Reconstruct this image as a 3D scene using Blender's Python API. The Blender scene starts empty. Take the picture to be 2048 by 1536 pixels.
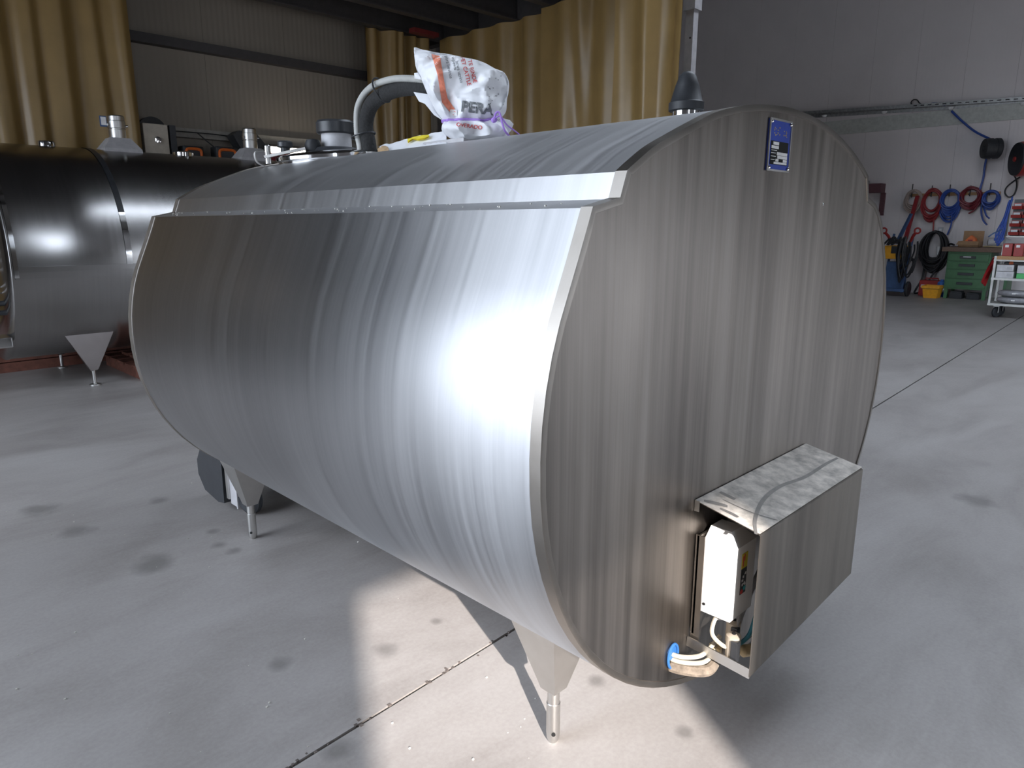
import bpy, bmesh, math, random
from mathutils import Vector, Matrix, noise
from mathutils.bvhtree import BVHTree

# ------------------------------------------------------------------ camera, light, exposure
sc = bpy.context.scene
COL = sc.collection
F, TH, HC = 1410.0, math.radians(12.75), 1.5
cd = bpy.data.cameras.new('camera'); cam = bpy.data.objects.new('camera', cd); COL.objects.link(cam)
cd.sensor_width = 36; cd.lens = F / 2048 * 36; cd.clip_start = .05; cd.clip_end = 200
cam.location = (0, 0, HC); cam.rotation_euler = (math.pi / 2 - TH, 0, -math.pi / 4)
sc.camera = cam
sc.view_settings.view_transform = 'Standard'; sc.view_settings.look = 'None'
sc.view_settings.gamma = 1; sc.view_settings.use_curve_mapping = False
sc.view_settings.exposure = 0.75
try:
    sc.cycles.use_denoising = True
except Exception:
    pass

SUN_AZ, SUN_EL = (.497, .868), math.radians(24.2)
wd = bpy.data.worlds.new('sky'); sc.world = wd; wd.use_nodes = True
wn = wd.node_tree.nodes; wl = wd.node_tree.links; wn.clear()
bg = wn.new('ShaderNodeBackground'); wo = wn.new('ShaderNodeOutputWorld')
bg.inputs[0].default_value = (.78, .87, 1.0, 1)                        # bright hazy sky
wl.new(bg.outputs[0], wo.inputs[0])
bg.inputs[1].default_value = 4.5

sd = bpy.data.lights.new('sun', 'SUN'); sun = bpy.data.objects.new('sun', sd); COL.objects.link(sun)
sd.energy = 7.0; sd.angle = math.radians(.6); sd.color = (1, .92, .86)
sdir = Vector((SUN_AZ[0] * math.cos(SUN_EL), SUN_AZ[1] * math.cos(SUN_EL), -math.sin(SUN_EL)))
sun.rotation_euler = sdir.to_track_quat('-Z', 'Y').to_euler(); sun.location = (-6, -10, 8)

# ------------------------------------------------------------------ helpers
def at(px, py, X=None, Y=None, Z=None):
    """a pixel of the photograph -> the point of it on a plane of the hall"""
    x = (px - 1024) / F; v = (768 - py) / F
    u = math.cos(TH) + v * math.sin(TH); z = -math.sin(TH) + v * math.cos(TH)
    d = Vector(((u + x) / 2 ** .5, (u - x) / 2 ** .5, z))
    t = X / d.x if X is not None else Y / d.y if Y is not None else (Z - HC) / d.z
    return d * t + Vector((0, 0, HC))

def V(*a): return Vector(a)
ORG = {}

class MB:
    def __init__(s): s.v = []; s.f = []; s.m = []; s.cur = 0
    def mat(s, i): s.cur = i; return s
    def add(s, vs, fs):
        o = len(s.v); s.v += [Vector(p) for p in vs]
        for q in fs: s.f.append([o + i for i in q]); s.m.append(s.cur)
        return s
    def box(s, x0, x1, y0, y1, z0, z1, M=None, bev=0):
        if bev:
            bm = bmesh.new(); bmesh.ops.create_cube(bm, size=1)
            for v in bm.verts: v.co = Vector(((x0 + x1) / 2 + v.co.x * (x1 - x0), (y0 + y1) / 2 + v.co.y * (y1 - y0), (z0 + z1) / 2 + v.co.z * (z1 - z0)))
            bmesh.ops.bevel(bm, geom=bm.edges[:], offset=bev, segments=2, profile=.6, affect='EDGES')
            bm.verts.index_update()
            vs = [v.co.copy() for v in bm.verts]; fs = [[v.index for v in f.verts] for f in bm.faces]; bm.free()
        else:
            vs = [Vector((x, y, z)) for x in (x0, x1) for y in (y0, y1) for z in (z0, z1)]
            fs = [(0, 1, 3, 2), (4, 6, 7, 5), (0, 4, 5, 1), (2, 3, 7, 6), (0, 2, 6, 4), (1, 5, 7, 3)]
        if M is not None: vs = [M @ p for p in vs]
        return s.add(vs, fs)
    def tube(s, pts, r, n=10, closed=False, caps=True):
        pts = [Vector(p) for p in pts]; N = len(pts)
        rr = r if isinstance(r, (list, tuple)) else [r] * N
        ref = None; vs = []
        for i, p in enumerate(pts):
            a = pts[(i - 1) % N] if (closed or i) else p; b = pts[(i + 1) % N] if (closed or i < N - 1) else p
            t = (b - a).normalized()
            if ref is None:
                ref = t.cross(Vector((0, 0, 1)))
                if ref.length < .1: ref = t.cross(Vector((1, 0, 0)))
            ref = (ref - t * ref.dot(t)).normalized(); w = t.cross(ref)
            for k in range(n):
                an = 2 * math.pi * k / n
                vs.append(p + (ref * math.cos(an) + w * math.sin(an)) * rr[i])
        fs = []
        for i in range(N if closed else N - 1):
            j = (i + 1) % N
            for k in range(n):
                l = (k + 1) % n
                fs.append((i * n + k, i * n + l, j * n + l, j * n + k))
        if caps and not closed:
            fs.append(tuple(range(n - 1, -1, -1))); fs.append(tuple((N - 1) * n + k for k in range(n)))
        return s.add(vs, fs)
    def lathe(s, prof, c=(0, 0, 0), axis=(0, 0, 1), n=24, caps=True):
        """prof = [(radius, height)...] around axis through c"""
        a = Vector(axis).normalized(); q = a.to_track_quat('Z', 'Y').to_matrix(); c = Vector(c)
        vs = []
        for r, h in prof:
            for k in range(n):
                an = 2 * math.pi * k / n
                vs.append(c + q @ Vector((r * math.cos(an), r * math.sin(an), h)))
        fs = []
        for i in range(len(prof) - 1):
            for k in range(n):
                l = (k + 1) % n
                fs.append((i * n + k, i * n + l, (i + 1) * n + l, (i + 1) * n + k))
        if caps:
            if prof[0][0] > 1e-4: fs.append(tuple(range(n - 1, -1, -1)))
            if prof[-1][0] > 1e-4: fs.append(tuple((len(prof) - 1) * n + k for k in range(n)))
        return s.add(vs, fs)
    def loft(s, rings, closed=True, cap0=False, cap1=False):
        n = len(rings[0]); vs = [p for r in rings for p in r]; fs = []
        for i in range(len(rings) - 1):
            for k in range(n if closed else n - 1):
                l = (k + 1) % n
                fs.append((i * n + k, i * n + l, (i + 1) * n + l, (i + 1) * n + k))
        if cap0: fs.append(tuple(range(n - 1, -1, -1)))
        if cap1: fs.append(tuple((len(rings) - 1) * n + k for k in range(n)))
        return s.add(vs, fs)
    def bar(s, a, b, w, h, up=(0, 0, 1)):
        a, b = Vector(a), Vector(b); t = (b - a); L = t.length; t.normalize()
        u = Vector(up); r = t.cross(u)
        if r.length < 1e-3: r = t.cross(Vector((1, 0, 0)))
        r.normalize(); u = r.cross(t)
        M = Matrix((t, r, u)).transposed().to_4x4(); M.translation = a
        return s.box(0, L, -w / 2, w / 2, -h / 2, h / 2, M)
    def build(s, name, mats, parent=None, smooth=False, angle=35, fix=True):
        o0 = ORG.get(parent.name, Vector()) if parent else Vector()
        me = bpy.data.meshes.new(name)
        me.from_pydata([p - o0 for p in s.v], [], s.f)
        mats = mats if isinstance(mats, (list, tuple)) else [mats]
        for m in mats: me.materials.append(m)
        me.polygons.foreach_set('material_index', s.m)
        if fix:
            bm = bmesh.new(); bm.from_mesh(me); bmesh.ops.recalc_face_normals(bm, faces=bm.faces[:]); bm.to_mesh(me); bm.free()
        if smooth:
            me.polygons.foreach_set('use_smooth', [True] * len(me.polygons))
            me.set_sharp_from_angle(angle=math.radians(angle))
        me.update()
        o = bpy.data.objects.new(name, me); COL.objects.link(o)
        if parent: o.parent = parent
        ORG[o.name] = o0
        return o

def tag(o, label=None, cat=None, group=None, kind=None):
    if label: o['label'] = label
    if cat: o['category'] = cat
    if group: o['group'] = group
    if kind: o['kind'] = kind
    return o

def thing(name, loc, label, cat, group=None):
    o = bpy.data.objects.new(name, None); COL.objects.link(o); o.location = loc
    o.empty_display_size = .1; ORG[o.name] = Vector(loc)
    return tag(o, label, cat, group)

def spline(pts, n=8, closed=False):
    pts = [Vector(p) for p in pts]; out = []; N = len(pts)
    for i in range(N if closed else N - 1):
        g = lambda k: pts[k % N] if closed else pts[max(0, min(N - 1, k))]
        p0, p1, p2, p3 = g(i - 1), g(i), g(i + 1), g(i + 2)
        for k in range(n):
            t = k / n
            out.append(.5 * ((2 * p1) + (p2 - p0) * t + (2 * p0 - 5 * p1 + 4 * p2 - p3) * t * t + (3 * p1 - p0 - 3 * p2 + p3) * t ** 3))
    if not closed: out.append(pts[-1])
    return out

# ------------------------------------------------------------------ materials
def nt(name):
    m = bpy.data.materials.new(name); m.use_nodes = True
    n, l = m.node_tree.nodes, m.node_tree.links
    b = n['Principled BSDF']
    return m, n, l, b

def ramp(n, l, fac, stops):
    r = n.new('ShaderNodeValToRGB'); e = r.color_ramp.elements
    while len(e) < len(stops): e.new(.5)
    for i, (p, c) in enumerate(stops):
        e[i].position = p; e[i].color = (*c, 1) if len(c) == 3 else c
    l.new(fac, r.inputs[0]); return r.outputs[0]

def noise_tex(n, l, scale, detail=3, rough=.55, vec=None, stretch=(1, 1, 1), dist=0):
    tc = n.new('ShaderNodeTexCoord'); mp = n.new('ShaderNodeMapping'); mp.inputs['Scale'].default_value = stretch
    l.new(tc.outputs['Object'], mp.inputs['Vector'])
    t = n.new('ShaderNodeTexNoise'); t.inputs['Scale'].default_value = scale; t.inputs['Detail'].default_value = detail
    t.inputs['Roughness'].default_value = rough; t.inputs['Distortion'].default_value = dist
    l.new(mp.outputs[0], t.inputs['Vector'])
    return t.outputs['Fac']

def mix(n, l, fac, a, b, mode='MIX'):
    m = n.new('ShaderNodeMix'); m.data_type = 'RGBA'; m.blend_type = mode
    for i, x in ((0, fac), (6, a), (7, b)):
        if hasattr(x, 'is_linked'): l.new(x, m.inputs[i])
        elif i == 0: m.inputs[0].default_value = x
        else: m.inputs[i].default_value = (*x, 1)
    return m.outputs[2]

def plain(name, col, rough=.5, metal=0, var=.12, scale=14, bump=0, spec=.5, stretch=(1, 1, 1)):
    m, n, l, b = nt(name)
    f = noise_tex(n, l, scale, 4, .6, stretch=stretch)
    lo = tuple(max(0, c * (1 - var)) for c in col); hi = tuple(min(1, c * (1 + var)) for c in col)
    l.new(ramp(n, l, f, [(.3, lo), (.7, hi)]), b.inputs['Base Color'])
    b.inputs['Roughness'].default_value = rough; b.inputs['Metallic'].default_value = metal
    b.inputs['Specular IOR Level'].default_value = spec
    if bump:
        bp = n.new('ShaderNodeBump'); bp.inputs['Strength'].default_value = bump; bp.inputs['Distance'].default_value = .01
        l.new(f, bp.inputs['Height']); l.new(bp.outputs[0], b.inputs['Normal'])
    return m

def steel(name, lo, hi, r0, r1, streak, aniso=0, tangent=None, sscale=1.0, dirt=None, wav=0.0):
    """brushed sheet steel: streak = stretch of the grain noise"""
    m, n, l, b = nt(name)
    g = noise_tex(n, l, sscale, 6, .65, stretch=streak)
    big = noise_tex(n, l, 1.6, 4, .6, stretch=tuple(.25 + .75 * min(1, s / max(streak)) * 2 for s in streak))
    fine = noise_tex(n, l, 60, 2, .5)
    col = ramp(n, l, g, [(.25, lo), (.75, hi)])
    col = mix(n, l, .5, col, ramp(n, l, big, [(.3, lo), (.7, hi)]))
    if dirt:
        d = noise_tex(n, l, 3.2, 8, .75, stretch=(1, 1, .35))
        col = mix(n, l, ramp(n, l, d, [(.5, (0, 0, 0)), (.72, (.55, .55, .55))]), col, dirt)
    l.new(col, b.inputs['Base Color'])
    b.inputs['Metallic'].default_value = 1
    rr = n.new('ShaderNodeMapRange'); rr.inputs[3].default_value = r0; rr.inputs[4].default_value = r1
    rr.inputs[1].default_value = .3; rr.inputs[2].default_value = .7
    l.new(mix(n, l, .12, g, fine), rr.inputs[0]); l.new(rr.outputs[0], b.inputs['Roughness'])
    if aniso:
        b.inputs['Anisotropic'].default_value = aniso
        if tangent:
            if tangent in ('round', 'roundx'):                                  # along the girth of a lying cylinder
                ge = n.new('ShaderNodeNewGeometry'); c = n.new('ShaderNodeVectorMath'); c.operation = 'CROSS_PRODUCT'
                l.new(ge.outputs['Normal'], c.inputs[0]); c.inputs[1].default_value = (0, 1, 0) if tangent == 'round' else (1, 0, 0)
            else:
                c = n.new('ShaderNodeCombineXYZ')
                for i in range(3): c.inputs[i].default_value = tangent[i]
            l.new(c.outputs[0], b.inputs['Tangent'])
    if wav:
        w = noise_tex(n, l, 1.3, 1, .4)
        bp = n.new('ShaderNodeBump'); bp.inputs['Strength'].default_value = wav; bp.inputs['Distance'].default_value = .05
        l.new(w, bp.inputs['Height']); l.new(bp.outputs[0], b.inputs['Normal'])
    return m

M = {}
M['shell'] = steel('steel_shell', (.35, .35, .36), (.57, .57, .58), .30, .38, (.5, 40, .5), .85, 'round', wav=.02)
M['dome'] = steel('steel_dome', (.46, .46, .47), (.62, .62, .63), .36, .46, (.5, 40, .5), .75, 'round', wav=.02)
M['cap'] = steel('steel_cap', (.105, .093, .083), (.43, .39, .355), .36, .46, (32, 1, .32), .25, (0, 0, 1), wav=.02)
M['rim'] = steel('steel_rim', (.27, .245, .215), (.38, .35, .32), .34, .44, (8, 8, 8))
M['steel'] = steel('steel_plain', (.5, .49, .47), (.66, .65, .63), .3, .45, (10, 10, 10))
M['dusty'] = steel('steel_dusty', (.13, .115, .10), (.33, .30, .265), .48, .6, (26, 2, .7), dirt=(.24, .21, .18))
M['chrome'] = steel('chrome', (.72, .72, .72), (.82, .82, .82), .07, .14, (5, 5, 5))
M['t2'] = steel('steel_second_tank', (.36, .35, .345), (.46, .45, .445), .17, .2, (40, 1, 1), .97, 'roundx', wav=.22)
M['bracket'] = steel('polished_bracket', (.42, .38, .37), (.55, .51, .5), .1, .16, (5, 5, 5), wav=.5)
M['dust_top'] = plain('dusty_sheet_top', (.60, .56, .51), .85, .1, .35, 26, .3, .2)
M['dust_mark'] = plain('wiped_mark', (.23, .215, .20), .6, .4, .2, 20)
M['white_box'] = plain('white_enamel', (.86, .86, .85), .35, 0, .02)
M['rubber'] = plain('black_rubber', (.022, .024, .028), .55, 0, .3, 20)
M['black'] = plain('black_plastic', (.03, .032, .036), .4, 0, .2)
M['foam'] = plain('black_foam', (.022, .022, .022), .9, 0, .4, 90, .5)
M['conduit'] = plain('grey_conduit', (.42, .42, .40), .5)
M['greytube'] = plain('grey_plastic', (.48, .48, .50), .5, 0, .15)
M['hose_white'] = plain('pale_hose', (.5, .46, .38), .5)
M['hose_dust'] = plain('dusty_hose', (.2, .165, .13), .9, 0, .35, 40, .4)
M['brass'] = plain('yellowed_plastic', (.50, .40, .24), .5)
M['bluering'] = plain('blue_grommet', (.03, .13, .36), .4)
M['cyan'] = plain('cyan_hose', (.10, .42, .55), .4)
M['yellow'] = plain('yellow_print', (.75, .62, .05), .5)
M['redp'] = plain('red_print', (.65, .06, .05), .5)
M['teal'] = plain('teal_print', (.05, .45, .5), .5)
M['whitep'] = plain('white_print', (.8, .8, .8), .5)
M['greyp'] = plain('grey_print', (.17, .18, .19), .6)
M['salmon'] = plain('salmon_print', (.82, .26, .16), .55, 0, .2, 40)
M['plateblue'] = plain('blue_plate', (.03, .07, .42), .4)
M['purple'] = plain('purple_string', (.38, .22, .66), .6)
M['bag'] = plain('white_sack', (.80, .81, .84), .55, 0, .05, 9, .15)
M['bagold'] = plain('brown_paper', (.40, .27, .15), .8, 0, .3, 30, .3)
M['curtain'] = plain('tan_tarpaulin', (.30, .195, .072), .36, 0, .1, 3, .08)
M['column'] = plain('grey_painted_steel', (.42, .41, .42), .5)
M['dark_beam'] = plain('dark_steel_beam', (.055, .05, .05), .6)
M['deck'] = plain('dark_deck', (.06, .055, .055), .8)
M['red_beam'] = plain('red_painted_steel', (.16, .02, .02), .5)
M['trimboard'] = plain('grey_green_board', (.52, .53, .50), .7)
M['rail'] = plain('galvanised_rail', (.38, .38, .38), .45, .8, .25, 20)
M['hose_blue'] = plain('blue_hose', (.025, .07, .32), .4)
M['hose_red'] = plain('red_hose', (.27, .025, .03), .4)
M['hose_dred'] = plain('dark_red_hose', (.17, .015, .025), .4)
M['cable_tan'] = plain('tan_cable', (.42, .34, .30), .6)
M['hose_black'] = plain('black_hose', (.018, .018, .02), .5)
M['redplastic'] = plain('red_plastic', (.34, .025, .022), .4)
M['binred'] = plain('red_bin', (.33, .035, .03), .4)
M['green'] = plain('green_enamel', (.05, .15, .06), .4)
M['wood'] = plain('dark_wood', (.16, .10, .07), .6, 0, .3, 12, .1, .5, (1, 8, 8))
M['woodlight'] = plain('light_wood', (.48, .28, .13), .6, 0, .2, 12, 0, .5, (1, 8, 8))
M['card'] = plain('cardboard', (.36, .22, .12), .8)
M['orange'] = plain('orange_plastic', (.75, .16, .03), .45)
M['yellowbox'] = plain('yellow_enamel', (.78, .36, .02), .4)
M['bluesteel'] = plain('blue_steel', (.05, .10, .22), .5)
M['paper'] = plain('white_carton', (.62, .62, .64), .6)
M['greenbox'] = plain('green_carton', (.10, .50, .16), .5)
M['bluecan'] = plain('blue_can', (.06, .18, .55), .35)
M['bagclear'] = plain('grey_poly_bag', (.30, .30, .32), .25, 0, .25, 10, .5)
M['galv'] = plain('pale_galvanised', (.5, .5, .48), .4, .4)
M['cloth'] = plain('red_cloth', (.5, .015, .02), .8)
M['palletwood'] = plain('red_brown_wood', (.16, .06, .04), .8, 0, .3)
M['maroon'] = plain('maroon_frame', (.12, .05, .06), .6)
M['beige'] = plain('beige_enamel', (.50, .44, .36), .4)
M['hole'] = plain('dark_hole', (.005, .005, .005), .9)
M['crumb'] = plain('pale_grit', (.62, .60, .55), .8)
M['groove'] = plain('joint_filler', (.12, .10, .09), .9, 0, .5, 30)

def wall_mat(name, c):
    m, n, l, b = nt(name)
    f = noise_tex(n, l, 1.2, 4, .6)
    l.new(ramp(n, l, f, [(.3, tuple(x * .93 for x in c)), (.7, c)]), b.inputs['Base Color'])
    b.inputs['Roughness'].default_value = .55
    tc = n.new('ShaderNodeTexCoord'); wv = n.new('ShaderNodeTexWave'); wv.bands_direction = 'DIAGONAL'
    mp = n.new('ShaderNodeMapping'); mp.inputs['Scale'].default_value = (1, 1, 0)
    l.new(tc.outputs['Object'], mp.inputs[0]); l.new(mp.outputs[0], wv.inputs['Vector']); wv.inputs['Scale'].default_value = 9
    bp = n.new('ShaderNodeBump'); bp.inputs['Strength'].default_value = .25; bp.inputs['Distance'].default_value = .006
    l.new(wv.outputs['Fac'], bp.inputs['Height']); l.new(bp.outputs[0], b.inputs['Normal'])
    return m
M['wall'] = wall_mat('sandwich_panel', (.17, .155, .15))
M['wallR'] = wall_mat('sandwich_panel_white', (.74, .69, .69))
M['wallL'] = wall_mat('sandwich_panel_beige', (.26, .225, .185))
M['ceil'] = plain('ceiling_sheet', (.09, .085, .08), .7)

def floor_mat():
    m, n, l, b = nt('concrete')
    big = noise_tex(n, l, .55, 6, .62, dist=.4)
    mid = noise_tex(n, l, 2.2, 9, .68, stretch=(.4, 1, 1), dist=.5)
    fin = noise_tex(n, l, 70, 3, .6)
    c = ramp(n, l, big, [(.3, (.25, .222, .205)), (.52, (.35, .325, .31)), (.75, (.42, .40, .388))])
    c = mix(n, l, .5, c, ramp(n, l, mid, [(.3, (.19, .168, .155)), (.5, (.355, .33, .315)), (.72, (.47, .45, .44))]))
    c = mix(n, l, .10, c, ramp(n, l, fin, [(.35, (.2, .2, .2)), (.65, (.5, .5, .5))]), 'MIX')
    # oil spots: dark stains with a shape of their own
    tc = n.new('ShaderNodeTexCoord')
    spots = [(at(155, 1062, Z=0), .07), (at(441, 1090, Z=0), .035), (at(470, 1101, Z=0), .035), (at(1193, 1362, Z=0), .03),
             (at(675, 1500, Z=0), .04), (at(873, 1242, Z=0), .022), (at(80, 1020, Z=0), .09), (at(305, 1128, Z=0), .09),
             (at(423, 1063, Z=0), .03), (at(1370, 1465, Z=0), .026), (at(320, 1000, Z=0), .05), (at(770, 1300, Z=0), .045), (at(1950, 1000, Z=0), .1), (at(560, 1330, Z=0), .04)]
    wob = n.new('ShaderNodeTexNoise'); wob.inputs['Scale'].default_value = 9; l.new(tc.outputs['Object'], wob.inputs['Vector'])
    acc = None
    for p, r in spots:
        d = n.new('ShaderNodeVectorMath'); d.operation = 'DISTANCE'; l.new(tc.outputs['Object'], d.inputs[0]); d.inputs[1].default_value = p
        a = n.new('ShaderNodeMath'); a.operation = 'MULTIPLY_ADD'; l.new(wob.outputs['Fac'], a.inputs[0]); a.inputs[1].default_value = r * 1.6; l.new(d.outputs['Value'], a.inputs[2])
        k = n.new('ShaderNodeMapRange'); l.new(a.outputs[0], k.inputs[0]); k.inputs[1].default_value = r * 2.1; k.inputs[2].default_value = r * 1.2
        k.inputs[3].default_value = 0; k.inputs[4].default_value = .5
        if acc is None: acc = k.outputs[0]
        else:
            x = n.new('ShaderNodeMath'); x.operation = 'MAXIMUM'; l.new(acc, x.inputs[0]); l.new(k.outputs[0], x.inputs[1]); acc = x.outputs[0]
    c = mix(n, l, acc, c, (.10, .095, .09))
    l.new(c, b.inputs['Base Color'])
    rr = n.new('ShaderNodeMapRange'); l.new(mid, rr.inputs[0]); rr.inputs[3].default_value = .38; rr.inputs[4].default_value = .62
    l.new(rr.outputs[0], b.inputs['Roughness']); b.inputs['Specular IOR Level'].default_value = .45
    bp = n.new('ShaderNodeBump'); bp.inputs['Strength'].default_value = .05; bp.inputs['Distance'].default_value = .003
    l.new(fin, bp.inputs['Height']); l.new(bp.outputs[0], b.inputs['Normal'])
    return m
M['floor'] = floor_mat()

def emit(name, col, s):
    m, n, l, b = nt(name)
    b.inputs['Base Color'].default_value = (*col, 1); b.inputs['Emission Color'].default_value = (*col, 1); b.inputs['Emission Strength'].default_value = s
    return m

# ------------------------------------------------------------------ the hall
XW, YW, XB, YF, ZC = 17.7, 9.6, -3.7, -6.0, 7.5
YE, XE = 13.6, 7.85                                                 # the hall runs deeper beyond the curtained bay
def struct(name, mb, m, label=None, smooth=False):
    o = mb.build(name, m, None, smooth); o['kind'] = 'structure'
    if label: o['label'] = label
    return o

fl = struct('floor', MB().box(XB, XW, YF, YE, -.12, -.03), M['groove'], 'grey polished concrete floor with a saw-cut joint')
jy = lambda x: 1.617 + .046 * x                                     # the expansion joint
g = .006
MB().add([(XB, YF, 0), (XW, YF, 0), (XW, jy(XW) - g, 0), (XB, jy(XB) - g, 0), (XB, YF, -.03), (XW, YF, -.03), (XW, jy(XW) - g, -.03), (XB, jy(XB) - g, -.03)],
         [(0, 1, 2, 3), (3, 2, 6, 7), (0, 4, 5, 1), (1, 5, 6, 2), (0, 3, 7, 4)]).build('slab', M['floor'], fl)
MB().add([(XB, jy(XB) + g, 0), (XW, jy(XW) + g, 0), (XW, YE, 0), (XB, YE, 0), (XB, jy(XB) + g, -.03), (XW, jy(XW) + g, -.03), (XW, YE, -.03), (XB, YE, -.03)],
         [(0, 1, 2, 3), (0, 4, 5, 1), (3, 2, 6, 7), (1, 5, 6, 2), (0, 3, 7, 4)]).build('slab', M['floor'], fl)
rim_f = random.Random(3)
mb = MB()
for k in range(150):                                                # crumbled joint edge
    x = rim_f.uniform(.3, 6); y = jy(x) + rim_f.gauss(0, .008); s = rim_f.uniform(.002, .006)
    mb.box(x - s, x + s, y - s, y + s, -.004, .0015)
o = mb.build('joint_crumbs', M['groove'], fl); o['kind'] = 'stuff'

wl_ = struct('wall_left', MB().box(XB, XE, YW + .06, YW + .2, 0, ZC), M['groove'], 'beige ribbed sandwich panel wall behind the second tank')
x = XB
while x < XE - .01:
    x1 = min(x + 1.11, XE); MB().box(x + .0015, x1 - .0015, YW, YW + .06, 0, ZC).build('panel', M['wallL'], wl_); x = x1
wr = struct('wall_right', MB().box(XW + .06, XW + .2, YF, YE + .2, 0, ZC), M['groove'], 'white ribbed sandwich panel wall of the workshop corner')
ys = [YF]; y = 4.438 - 1.2 * 8
ys = [YF] + [4.438 + .92 * k for k in range(-11, 10) if YF < 4.438 + .92 * k < YE - .1] + [YE]
for a, b in zip(ys, ys[1:]):
    MB().box(XW, XW + .06, a + .0015, b - .0015, 0, ZC).build('panel', M['wallR'] if a > .5 else M['deck'], wr)  # out-of-view panels coloured dark to dim the reflection in the tank's front
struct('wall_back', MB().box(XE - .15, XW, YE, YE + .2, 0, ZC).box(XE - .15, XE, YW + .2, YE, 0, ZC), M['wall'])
# wall behind the camera, with a tall gate standing ajar
gx0, gx1 = (.08 + .497 * (YF - .2)) / .868, (1.07 + .497 * YF) / .868
GX0, GX1, GH = 6.2, 13.5, 1.5
DX0, DX1, DH = 4.1, 4.75, 6.2                                       # tall narrow gap between the gates                                       # second gate, further along the same wall
wf = MB().box(XB - .2, gx0, YF - .2, YF, 0, ZC).box(gx1, DX0, YF - .2, YF, 0, ZC).box(DX0, DX1, YF - .2, YF, DH, ZC).box(DX1, GX0, YF - .2, YF, 0, ZC).box(GX1, XW, YF - .2, YF, 0, ZC).box(GX0, GX1, YF - .2, YF, GH, ZC).box(gx0, gx1, YF - .2, YF, 4.4, ZC)
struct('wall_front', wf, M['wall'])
struct('wall_sunblock_gap', MB().box(DX0 - .35, DX0 - .1, YF - 2.6, YF - .2, 0, 8.6), M['wall'])   # added unseen fin, blocks sun through the narrow gap
# wall to the left of the camera, with the large open gate
LY0, LY1, LH = 1.6, 7.2, 6.4
struct('wall_near', MB().box(XB - .2, XB, YF, LY0, 0, ZC).box(XB - .2, XB, LY1, YW, 0, ZC).box(XB - .2, XB, LY0, LY1, LH, ZC), M['wall'])
RX0, RX1, RY0, RY1 = 4.2, 10.4, -1.6, 2.8                               # roof light, curb added on two sides to shut out the low sun
struct('ceiling', MB().box(XB, RX0, YF, YE, ZC, ZC + .2).box(RX1, XW, YF, YE, ZC, ZC + .2).box(RX0, RX1, YF, RY0, ZC, ZC + .2).box(RX0, RX1, RY1, YE, ZC, ZC + .2)
       .box(RX0 - .1, RX0, RY0 - .1, RY1, ZC, ZC + 2.4).box(RX0, RX1, RY0 - .1, RY0, ZC, ZC + 2.4), M['ceil'])
struct('wall_sunblock_gate', MB().box(XB - 5.5, XB - .2, LY0 - .3, LY0, 0, 6.8), M['wall'])   # added wall out of view, stops sun coming through the gate
struct('ground', MB().box(-40, XB - .2, -40, 30, -.2, -.02).box(XB - .2, 40, -40, YF - .2, -.2, -.02), plain('yard_asphalt', (.24, .23, .22), .9))
# daylight portals of the openings
def portal(name, loc, rot, sx, sy):
    d = bpy.data.lights.new(name, 'AREA'); d.shape = 'RECTANGLE'; d.size = sx; d.size_y = sy
    o = bpy.data.objects.new(name, d); COL.objects.link(o); o.location = loc; o.rotation_euler = rot
    d.cycles.is_portal = True
portal('roof_daylight', ((RX0 + RX1) / 2, (RY0 + RY1) / 2, ZC + .1), (0, 0, 0), RX1 - RX0, RY1 - RY0)
portal('gate_daylight', (XB - .1, (LY0 + LY1) / 2, LH / 2), (math.pi / 2, 0, -math.pi / 2), LY1 - LY0, LH)
portal('ajar_gate_daylight', ((gx0 + gx1) / 2, YF - .1, 2.2), (math.pi / 2, 0, 0), gx1 - gx0, 4.4)

portal('door_daylight', ((DX0 + DX1) / 2, YF - .1, DH / 2), (math.pi / 2, 0, 0), DX1 - DX0, DH)
portal('side_gate_daylight', ((GX0 + GX1) / 2, YF - .1, GH / 2), (math.pi / 2, 0, 0), GX1 - GX0, GH)

# wall fittings of the left wall
struct('trim_1', MB().box(3.0, 7.0, YW - .12, YW, 3.61, 3.72), M['dark_beam'], 'dark steel rail across the left wall')
struct('trim_2', MB().box(3.0, 7.2, YW - .10, YW, 2.57, 2.68), plain('ledge_grey', (.30, .28, .25), .6), 'narrow grey ledge along the left wall')
struct('trim_3', MB().box(XW - .03, XW, 3.0, 9.0, 3.55, 3.86), M['trimboard'], 'grey-green board under the hanging rail')

# mezzanine
mz = thing('mezzanine', (1.5, 9.5, 4.25), 'dark steel mezzanine deck with joists over the second tank', 'mezzanine')
MB().box(XB, 7.75, 4.8, YW - .01, 4.56, 4.66).build('deck', M['deck'], mz)
for y in (9.1, 8.3, 7.5, 6.7, 5.9, 5.1):
    MB().box(XB, 7.6, y - .06, y + .06, 4.25, 4.27).box(XB, 7.6, y - .006, y + .006, 4.27, 4.54).box(XB, 7.6, y - .06, y + .06, 4.54, 4.56).build('joist', M['dark_beam'], mz)
MB().box(7.6, 7.75, 4.8, YW - .02, 4.25, 4.56).build('edge_beam', M['dark_beam'], mz)
MB().box(6.75, 7.2, 8.72, 8.85, 4.19, 4.25).build('bracket', M['red_beam'], mz)
cx, cy = 7.74, 4.80
col = thing('column', (cx, cy, 0), 'slim light grey steel column beside the end of the curtain', 'column')
MB().box(cx - .05, cx + .05, cy - .05, cy + .05, .012, 4.62).build('post', M['column'], col)
MB().box(cx - .11, cx + .11, cy - .11, cy + .11, 0, .012).build('base_plate', M['column'], col)
MB().box(cx - .075, cx + .075, cy - .075, cy + .075, 3.9, 4.1).build('bracket', M['column'], col)
for z in (2.6, 3.1, 3.6): MB().lathe([(.012, 0), (.012, .008)], (cx - .05, cy - .02, z), (-1, 0, 0), 8).build('bolt', M['dark_beam'], col)

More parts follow.
